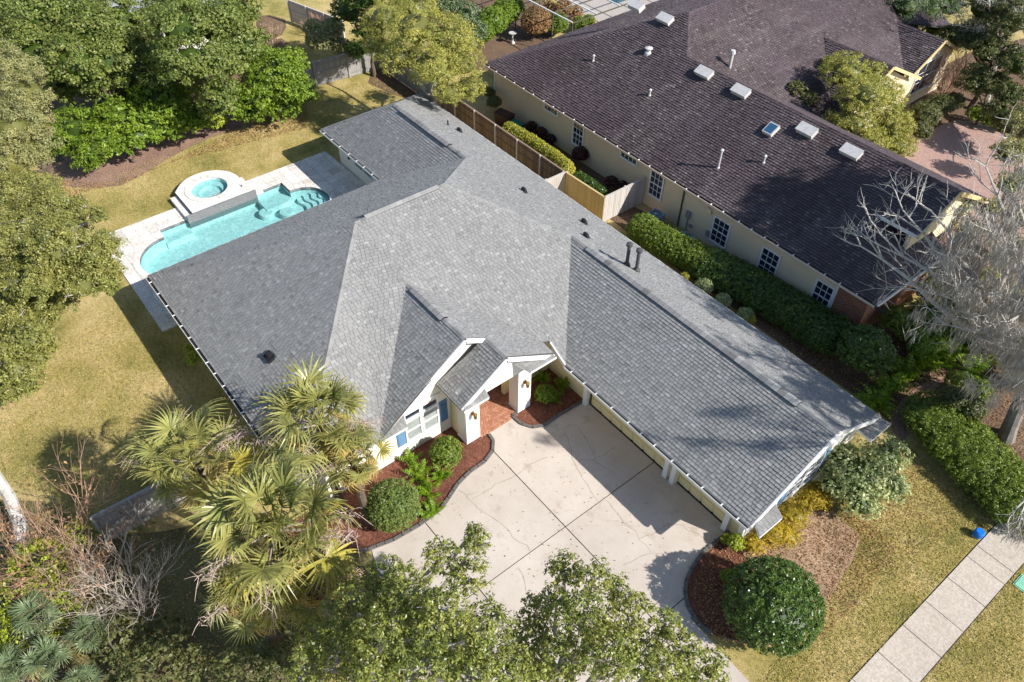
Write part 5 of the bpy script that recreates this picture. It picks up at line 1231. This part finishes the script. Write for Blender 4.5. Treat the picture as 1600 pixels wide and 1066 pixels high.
def palm(px, py, z, rp, label, n=26, dry=4, meshes=fans, trunk_r=0.17, name='fan_palm', flower=5):
    x, y, _ = P(px, py, z); sc_ = rp*mpp(px, py, z)/2.12
    t = thing(name, label, 'palm tree', (x, y, 0))
    b = MB()
    if z > 1.2:
        pts = wob((x, y, -0.05), (x, y, z-0.1), 6, 0.04); b.tube(pts, [trunk_r*1.2]+[trunk_r]*5+[trunk_r*0.9], 9)
        for k in range(40):
            a = k*2.4; zz = z-1.5+1.4*k/40; b.beam((x+math.cos(a)*trunk_r*0.7, y+math.sin(a)*trunk_r*0.7, zz), (x+math.cos(a)*(trunk_r+0.16), y+math.sin(a)*(trunk_r+0.16), zz+0.18), 0.07, 0.02)
    else: b.tube([(x, y, 0), (x, y, z)], [0.12, 0.1], 7)
    b.build('trunk', M['bark'], t)
    for k in range(n+dry):
        f = k/(n-1); isdry = k >= n
        el = R(78)-R(100)*min(1, f)**0.9+random.gauss(0, 0.10)
        if isdry: el = R(-35)+random.gauss(0, 0.15)
        m = random.choice(fdry if isdry else meshes)
        if meshes is fans and not isdry and f > 0.7 and random.random() < 0.4: m = fyel[0]
        o = link('frond', m, t, (0, 0, z+random.uniform(-0.15, 0.1))); o.rotation_euler = (random.gauss(0, 0.35), -el, k*2.39996+random.gauss(0, 0.2)); s_ = sc_*random.uniform(0.85, 1.12)*(0.8 if f < 0.15 else 1); o.scale = (s_, s_, s_)
    if flower:
        b = MB()
        for k in range(flower):
            a = random.random()*6.28; d = Vector((math.cos(a), math.sin(a), 0.1)); p = Vector((x, y, z)); 
            for j in range(60):
                q0 = p+d*sc_*random.uniform(0.9, 2.1)+Vector((random.gauss(0, .1), random.gauss(0, .1), 0.12)); q1 = q0+Vector((random.gauss(0, 0.2), random.gauss(0, 0.2), random.uniform(-0.4, 0.1)))*sc_; b.tube([q0, q0.lerp(q1, 0.5)+Vector((0, 0, 0.04)), q1], [0.012, 0.009, 0.005], 3, cap=False)
            b.tube([p, p+d*sc_*1.0+Vector((0, 0, 0.2)), p+d*sc_*2.0], [0.03, 0.022, 0.012], 4)
        b.build('flower_stalk', M['stalk'], t)
    return t
palm(298, 722, 5.2, 98, 'fan palm nearest the left lawn with wide pale fronds', 26)
palm(498, 664, 5.6, 102, 'fan palm overlapping the roof hip of the grey house', 26)
palm(552, 716, 4.4, 66, 'small fan palm closest to the clipped boxwood', 16, 9)
palm(430, 828, 6.8, 132, 'tallest and widest fan palm, in front of the other palms', 34, 6)
palm(392, 922, 5.2, 84, 'fan palm at the left foot of the palm clump with dry skirt', 22, 8)
palm(490, 915, 5.2, 80, 'fan palm wedged between the widest palm and the foreground trees', 20, 6)
for (px, py, rp, lb) in ((55, 965, 62, 'small palmetto with dark fronds, uppermost in the lower left corner'), (75, 1030, 60, 'small palmetto beside the bottom edge, middle of its group'), (135, 990, 52, 'small palmetto rightmost in the lower left group'), (20, 1040, 55, 'small palmetto touching the left edge at the bottom'), (125, 1065, 50, 'small palmetto cut by the bottom edge')):
    palm(px, py, 1.6, rp, lb, 15, 1, fdark, 0.1, 'palmetto', 0)
palm(228, 45, 4.5, 34, 'yellow palm seen in the gap between the top left trees', 16, 8, fans, 0.15)

# ------------------------------------------------------------------ bare trees and twiggy shrubs
def branch(b, p, d, ln, r_, depth, spread=0.55, up=0.12, kids=3, tips=None, seg=3, sides=4):
    pts = [p]; dd = d.copy()
    for i in range(seg):
        dd = (dd+Vector((random.gauss(0, 0.13), random.gauss(0, 0.13), random.gauss(0, 0.10)+up*0.35))).normalized(); pts.append(pts[-1]+dd*ln/seg)
    b.tube(pts, [r_*(1-0.55*i/seg) for i in range(seg+1)], sides if r_ > 0.03 else 3, cap=False)
    if tips is not None: tips.extend(pts[1:])
    if depth <= 0: return
    for k in range(kids):
        t = random.uniform(0.35, 1.0); i = min(seg-1, int(t*seg)); q = pts[i].lerp(pts[i+1], t*seg-i)
        nd = (dd+Vector((random.gauss(0, spread), random.gauss(0, spread), random.gauss(0.1, spread*0.7)))).normalized()
        branch(b, q, nd, ln*random.uniform(0.55, 0.8), r_*0.55, depth-1, spread, up, kids, tips, seg, sides)
def twig_shrub(px, py, z, rp, label, mat, name='bare_shrub', n=14, depth=3, base_r=0.03, leaf=None, up=0.35, cat='shrub'):
    x, y, _ = P(px, py, z); r_ = rp*mpp(px, py, z); t = thing(name, label, cat, (x, y, 0)); b = MB(); tips = []
    for k in range(n):
        a = k*2.4+random.random()*0.5; s_ = random.uniform(0.25, 1.0)
        d = Vector((math.cos(a)*s_, math.sin(a)*s_, up+random.uniform(0.2, 0.7))).normalized()
        branch(b, Vector((x+math.cos(a)*0.15, y+math.sin(a)*0.15, 0.0)), d, r_*random.uniform(0.55, 0.8), base_r, depth, 0.42, 0.1, 3, tips)
    b.build('stems', M[mat], t)
    if leaf:
        pts = np.array([tuple(q) for q in tips]); pts = pts[rng.integers(0, len(pts), leaf[1])]+rng.normal(0, 0.10, (leaf[1], 3)); pts[:, 2] = np.maximum(pts[:, 2], 0.05)
        N = len(pts); ln = leaf[2]*rng.uniform(0.6, 1.3, N)
        quads_obj('foliage', pts, unit(N)+[0, 0, 0.6], unit(N), ln, ln*0.5, np.clip(rng.normal(0.5, 0.25, N), 0, 1), L[leaf[0]], t, (x, y, 0))
    return t
twig_shrub(120, 850, 1.2, 130, 'reddish leafless shrub with dead leaves at lower left', 'twig_red', leaf=('dead', 500, 0.13), n=16)
twig_shrub(40, 880, 1.0, 90, 'reddish bare shrub with dead leaves at the left edge', 'twig_red', leaf=('dead', 350, 0.13), n=12)
twig_shrub(110, 905, 1.2, 85, 'tan twiggy shrub between the reddish and silvery ones', 'twig_tan', n=16, leaf=('dead', 500, 0.10))
twig_shrub(190, 915, 1.6, 110, 'silvery bare shrub right of the reddish one', 'twig_pale', n=14, base_r=0.035)
twig_shrub(140, 950, 1.2, 80, 'silvery bare shrub above the palmettos', 'twig_pale', n=10, base_r=0.03)
twig_shrub(1490, 115, 1.8, 66, 'reddish brown bare shrub beside the gable window', 'twig_red', n=22, depth=3, up=0.8)
twig_shrub(418, 28, 2.2, 26, 'small tan bare tree on the far lawn at the top edge', 'twig_tan', name='bare_tree', n=8, up=1.0, cat='tree', leaf=('dead', 250, 0.12))
twig_shrub(490, 22, 1.8, 26, 'brown bare shrub against the pale top fence', 'twig_red', n=10, up=0.8)
tree('understorey_bush', 'green undergrowth below the reddish bare shrubs', 'shrub', [(60, 880, 1.0, 45), (90, 915, 1.0, 40), (20, 930, 1.2, 45), (130, 830, 0.8, 30), (30, 990, 0.8, 40), (90, 960, 0.6, 40)], 'lime', 0.12, rb=0.04, cover=1.0, clump=0.3)
tree('understorey_bush', 'dark undergrowth in the shade below the silvery shrub', 'shrub', [(190, 1000, 1.0, 45), (240, 1050, 1.2, 50), (200, 1080, 1, 40), (260, 990, 0.7, 34), (300, 1040, 0.8, 36)], 'olive', 0.13, rb=0.04, cover=1.2, clump=0.3)
tree('understorey_bush', 'dark bush between the palm clump and the foreground trees', 'shrub', [(420, 1000, 1.5, 50), (380, 1050, 1.5, 50), (455, 1050, 1.8, 50)], 'olive', 0.13, rb=0.05, cover=1.0, clump=0.35)
# leaning silvery trunk at the left edge
t = thing('bare_tree', 'thick silvery leaning trunk at the left edge', 'tree', (-24.1, -5.3, 0))
b = MB(); b.tube([P(35, 862, 0), P(32, 820, 0.8), P(14, 775, 1.8), P(-12, 735, 3.2), P(-60, 680, 5.5), P(-110, 640, 7.5)], [0.30, 0.24, 0.22, 0.20, 0.16, 0.10], 9)
b.build('trunk', M['bark_white'], t)
b = MB()
for q in ((-60, 680, 5.5), (-90, 655, 6.5), (-110, 640, 7.5)):
    for k in range(4): branch(b, Vector(P(*q)), Vector((random.gauss(-0.5, 0.4), random.gauss(-0.4, 0.4), 0.5)).normalized(), 2.2, 0.07, 3)
b.build('branches', M['bark_white'], t)

# big mossy bare tree at the right
mt = thing('mossy_tree', 'large silvery bare tree hung with grey moss at the right edge', 'tree', (-2.6, 30.3, 0))
b = MB(); base = Vector((-2.6, 30.3, -0.1)); fork = Vector((-3.0, 30.1, 3.2))
b.tube([base, Vector((-2.7, 30.25, 0.6)), Vector((-2.9, 30.2, 1.8)), fork], [0.42, 0.32, 0.29, 0.27], 10)
b.build('trunk', M['bark_grey'], mt)
b = MB(); tips = []
targets = [(1345, 385, 6.5), (1375, 365, 7.5), (1420, 340, 8), (1455, 330, 9), (1480, 400, 8), (1440, 440, 6), (1500, 470, 7), (1470, 410, 7), (1540, 520, 6.5), (1560, 380, 9), (1590, 300, 10.5), (1540, 260, 10.5), (1600, 450, 9), (1640, 560, 8), (1660, 400, 11), (1640, 700, 6), (1700, 500, 10), (1600, 610, 7), (1620, 760, 6), ('w', (-0.5, 25.5, 9.5)), ('w', (1.5, 24, 10.5)), ('w', (-1.6, 24.3, 9.2)), ('w', (0.5, 22.0, 10.2)), ('w', (2.5, 27, 11))]
for q in targets:
    tgt = Vector(q[1]) if q[0] == 'w' else Vector(P(*q)); mid = fork.lerp(tgt, 0.45)+Vector((random.gauss(0, 0.5), random.gauss(0, 0.5), 1.0)); pts = []
    for i in range(9):
        s_ = i/8; pts.append((fork*(1-s_)**2+mid*2*s_*(1-s_)+tgt*s_*s_)+Vector((random.gauss(0, 0.13), random.gauss(0, 0.13), random.gauss(0, 0.1)))*(1 if 0 < i < 8 else 0))
    b.tube(pts, [0.19-0.16*i/8 for i in range(9)], 6); tips.extend(pts[3:])
    for i in range(2, 9):
        dd = (pts[i]-pts[i-1]).normalized()
        for k in range(1 if i < 6 else 2):
            nd = (dd*0.8+Vector((random.gauss(0, 0.6), random.gauss(0, 0.6), random.gauss(0.25, 0.5)))).normalized()
            branch(b, pts[i], nd, random.uniform(0.9, 1.9), 0.036, 2, 0.75, 0.12, 3, tips, 4)
bo = b.build('branches', M['bark_white'], mt)
def moss(tips, n, parent, strands=26, lmax=1.1):
    C_, T_, W_, Ln = [], [], [], []
    for k in range(n):
        p = random.choice(tips); ln = random.uniform(0.3, lmax)
        for j in range(strands):
            l_ = ln*random.uniform(0.3, 1.0); x = rng.normal(0, 0.14, 3); 
            C_.append((p.x+x[0], p.y+x[1], p.z-l_*0.5+x[2]*0.4)); T_.append((rng.normal(0, 0.16), rng.normal(0, 0.16), -1)); Ln.append(l_); W_.append(random.uniform(0.014, 0.035))
    N = len(C_); o = quads_obj('spanish_moss', np.array(C_), unit(N)*[1, 1, 0.2], np.array(T_), np.array(Ln), np.array(W_), rng.random(N), M['moss'], parent, tuple(rootloc(parent))); o['kind'] = 'stuff'
moss([q for q in tips if q.x > -8.4+1.2*random.random()], 1250, mt, 28)
# a leafy evergreen just beyond the right edge; its shade lies over the brown roof
tree('evergreen_tree', 'dense evergreen beyond the right edge shading the brown roof', 'tree', [('w', (-0.8, 35.8, 11.5), 2.6), ('w', (-3.6, 36.6, 12.3), 2.5), ('w', (0.5, 35.0, 9.5), 2.4), ('w', (-1.8, 37.5, 10.5), 2.4), ('w', (1.5, 37.5, 11.5), 3.0), ('w', (-1.0, 38.6, 12.8), 2.6), ('w', (-4.5, 38.0, 13.2), 1.8), ('w', (3.5, 35.5, 10.5), 2.4), ('w', (-2.2, 33.9, 11.2), 1.6)], 'oak', 0.2, base=(1.0, 37.0), rb=0.3, dark='deep', cover=1.7)
# bare tree, upper right
ut = thing('bare_tree', 'pale bare trunk and limbs rising from dark shrubs, upper right', 'tree', P(1540, 150, 0))
b = MB(); f0 = Vector(P(1540, 165, 0)); b.tube([f0, Vector(P(1552, 120, 1.8)), Vector(P(1562, 60, 3.5))], [0.22, 0.17, 0.14], 8); b.build('trunk', M['bark_pale'], ut)
b = MB(); tp = []
for q in ((1520, 10, 6), (1545, 5, 7), (1585, 0, 7), (1600, 40, 6), (1500, 40, 5), (1590, 90, 4), (1620, 120, 4)):
    f1 = Vector(P(1562, 60, 3.5)); tg = Vector(P(*q)); pts = wob(f1, tg, 5, 0.2); b.tube(pts, [0.10, 0.08, 0.065, 0.05, 0.035, 0.02], 5)
    for i in (2, 3, 4, 5):
        for k in range(3): branch(b, pts[i], ((tg-f1).normalized()+Vector((random.gauss(0, .6), random.gauss(0, .6), random.gauss(.2, .5)))).normalized(), 1.0, 0.03, 2, tips=tp)
b.build('branches', M['bark_white'], ut)
moss(tp, 60, ut, 20, 0.7)

# foreground trees along the bottom edge
tree('oak_tree', 'foreground oak at the bottom left of the driveway', 'tree', [(560, 940, 7, 42), (600, 900, 7, 36), (640, 930, 8, 48), (690, 870, 7.5, 34), (745, 850, 7, 26), (730, 900, 7.5, 38), (690, 960, 8.5, 55), (600, 1000, 8, 58), (760, 980, 8, 48), (530, 1010, 7, 50), (670, 1040, 8, 62), (790, 1050, 7.5, 52), (480, 1050, 7, 42), (740, 1060, 8, 50), (580, 1065, 8, 50), (740, 830, 7, 14), (520, 955, 6.5, 22), (640, 985, 6, 60), (560, 1030, 5.5, 60), (720, 1020, 6, 60), (600, 950, 6, 40), (500, 1000, 5.5, 40)], 'fore', 0.095, base=(-10.2, 1.5), rb=0.28, bark='bark_pale', cover=1.45, clump=0.34, depth=0.55, asp=0.5, clfill=1.5)
tree('oak_tree', 'foreground oak in front of the driveway centre', 'tree', [(880, 890, 6.5, 34), (925, 905, 7, 38), (870, 940, 7, 34), (965, 920, 6.5, 26), (910, 965, 7.5, 48), (985, 960, 7, 42), (1040, 980, 6.5, 34), (1060, 1020, 6.5, 42), (950, 1030, 7.5, 58), (1020, 1050, 7, 50), (1110, 1040, 6, 34), (870, 1040, 7, 48), (1090, 1075, 6, 40), (920, 1000, 5.5, 55), (990, 1015, 5.5, 50), (1050, 1060, 5, 50), (850, 990, 6, 40), (812, 1000, 6, 42), (838, 945, 6, 26), (830, 1055, 6, 50)], 'fore', 0.095, base=(-4.5, 5.0), rb=0.25, bark='bark_pale', cover=1.3, clump=0.32, depth=0.6, asp=0.5, clfill=1.4)

# ------------------------------------------------------------------ litter and grass
def scatter(name, pl, n, z, style, size, tilt=0.5, label=None, upright=0.0):
    q = px_poly(pl); xs_ = [p[0] for p in q]; ys_ = [p[1] for p in q]; pts = []
    while len(pts) < n:
        x, y = random.uniform(min(xs_), max(xs_)), random.uniform(min(ys_), max(ys_))
        if inside(q, x, y): pts.append((x, y, z+random.random()*0.02))
    pts = np.array(pts); N = len(pts); ln = size*rng.uniform(0.6, 1.4, N)
    o = quads_obj(name, pts, rng.normal(0, tilt, (N, 3))+[0, 0, 1], unit(N)+[0, 0, upright], ln, ln*0.55, rng.random(N), L[style], None, (0, 0, 0))
    return tag(o, label, 'fallen leaves', kind='stuff')
scatter('fallen_leaves', [(1120, 830), (1225, 800), (1345, 840), (1280, 960), (1200, 1010), (1110, 1000), (1080, 920)], 5000, 0.07, 'dead', 0.07, label='fallen leaves in the driveway bed around the big round bush')
scatter('fallen_leaves', [(1330, 700), (1400, 680), (1530, 790), (1400, 900), (1300, 900)], 1800, 0.02, 'dead', 0.08, label='fallen leaves on the lawn beside the variegated shrub')
scatter('fallen_leaves', [(80, 280), (190, 290), (440, 170), (480, 150), (480, 200), (250, 260), (110, 310)], 3500, 0.02, 'dead', 0.10, label='fallen leaves along the bright green back shrubs')
scatter('fallen_leaves', [(1100, 420), (1260, 480), (1500, 500), (1600, 600), (1600, 820), (1380, 640), (1240, 560)], 7000, 0.03, 'dead', 0.09, label='fallen leaves in the shady bed between houses and hedge')
scatter('fallen_leaves', [(0, 760), (300, 820), (560, 880), (500, 1066), (0, 1066)], 2500, 0.03, 'dead', 0.09, label='fallen leaves on the woodland floor, lower left')
scatter('fallen_leaves', [(0, 500), (200, 480), (400, 700), (200, 780), (0, 760)], 1400, 0.015, 'dead', 0.07, label='scattered fallen leaves on the side lawn')

def grass(pl, n, style, size=0.085, seed=1):
    q = np.array(px_poly(pl)); lo, hi = q.min(0), q.max(0); out = []
    pts = rng.uniform(lo, hi, (int(n*1.9), 2)); c = np.zeros(len(pts), bool)
    for i in range(len(q)):
        (x1, y1), (x2, y2) = q[i], q[i-1]
        m = ((y1 > pts[:, 1]) != (y2 > pts[:, 1])) & (pts[:, 0] < (x2-x1)*(pts[:, 1]-y1)/(y2-y1+1e-9)+x1); c ^= m
    pts = pts[c][:n]; N = len(pts); ln = size*rng.uniform(0.5, 1.4, N)
    return np.column_stack([pts, ln*0.3]), rng.normal(0, 0.8, (N, 3))+[0, 0, 0.5], ln
L['grass_dry'] = leaf_mat('dry_grass_blades', (0.50, 0.39, 0.17), (0.66, 0.52, 0.30), 0.4, 0.7)
L['grass_green'] = leaf_mat('green_grass_blades', (0.24, 0.25, 0.05), (0.45, 0.40, 0.12), 0.5, 0.7)
lawns = [([(0, 600), (200, 470), (440, 700), (300, 800), (0, 760)], 26000), ([(190, 270), (480, 150), (600, 120), (650, 150), (500, 205), (440, 240), (185, 355), (110, 310)], 20000),
         ([(1290, 830), (1400, 690), (1560, 810), (1330, 1066), (1180, 1066), (1290, 960)], 26000), ([(1600, 880), (1600, 1066), (1440, 1066)], 6000)]
for style, fr_ in (('grass_dry', 0.55), ('grass_green', 0.45)):
    a_, b_, c_ = zip(*[grass(pl, int(n*fr_), style) for pl, n in lawns])
    a_, b_, c_ = np.concatenate(a_), np.concatenate(b_), np.concatenate(c_); N = len(a_)
    o = quads_obj('grass', a_, b_, unit(N)*[1, 1, 0.6]+[0, 0, 0.5], c_, c_*0.22, rng.random(N), L[style], None, (0, 0, 0))
    tag(o, 'dry straw coloured grass blades on the lawns' if style == 'grass_dry' else 'green grass blades growing in the lawns', 'grass', kind='stuff')

scatter('fallen_leaves', [(1255, 790), (1345, 800), (1400, 860), (1330, 960), (1270, 1010), (1190, 1015), (1290, 940), (1310, 860)], 2200, 0.05, 'dead', 0.075, label='fallen leaves spilling from the juniper bed onto the lawn')
scatter('fallen_leaves', [(700, 790), (860, 660), (1050, 820), (1080, 900), (1060, 960), (800, 900)], 260, 0.035, 'dead', 0.06, tilt=0.3, label='few fallen leaves on the concrete driveway')
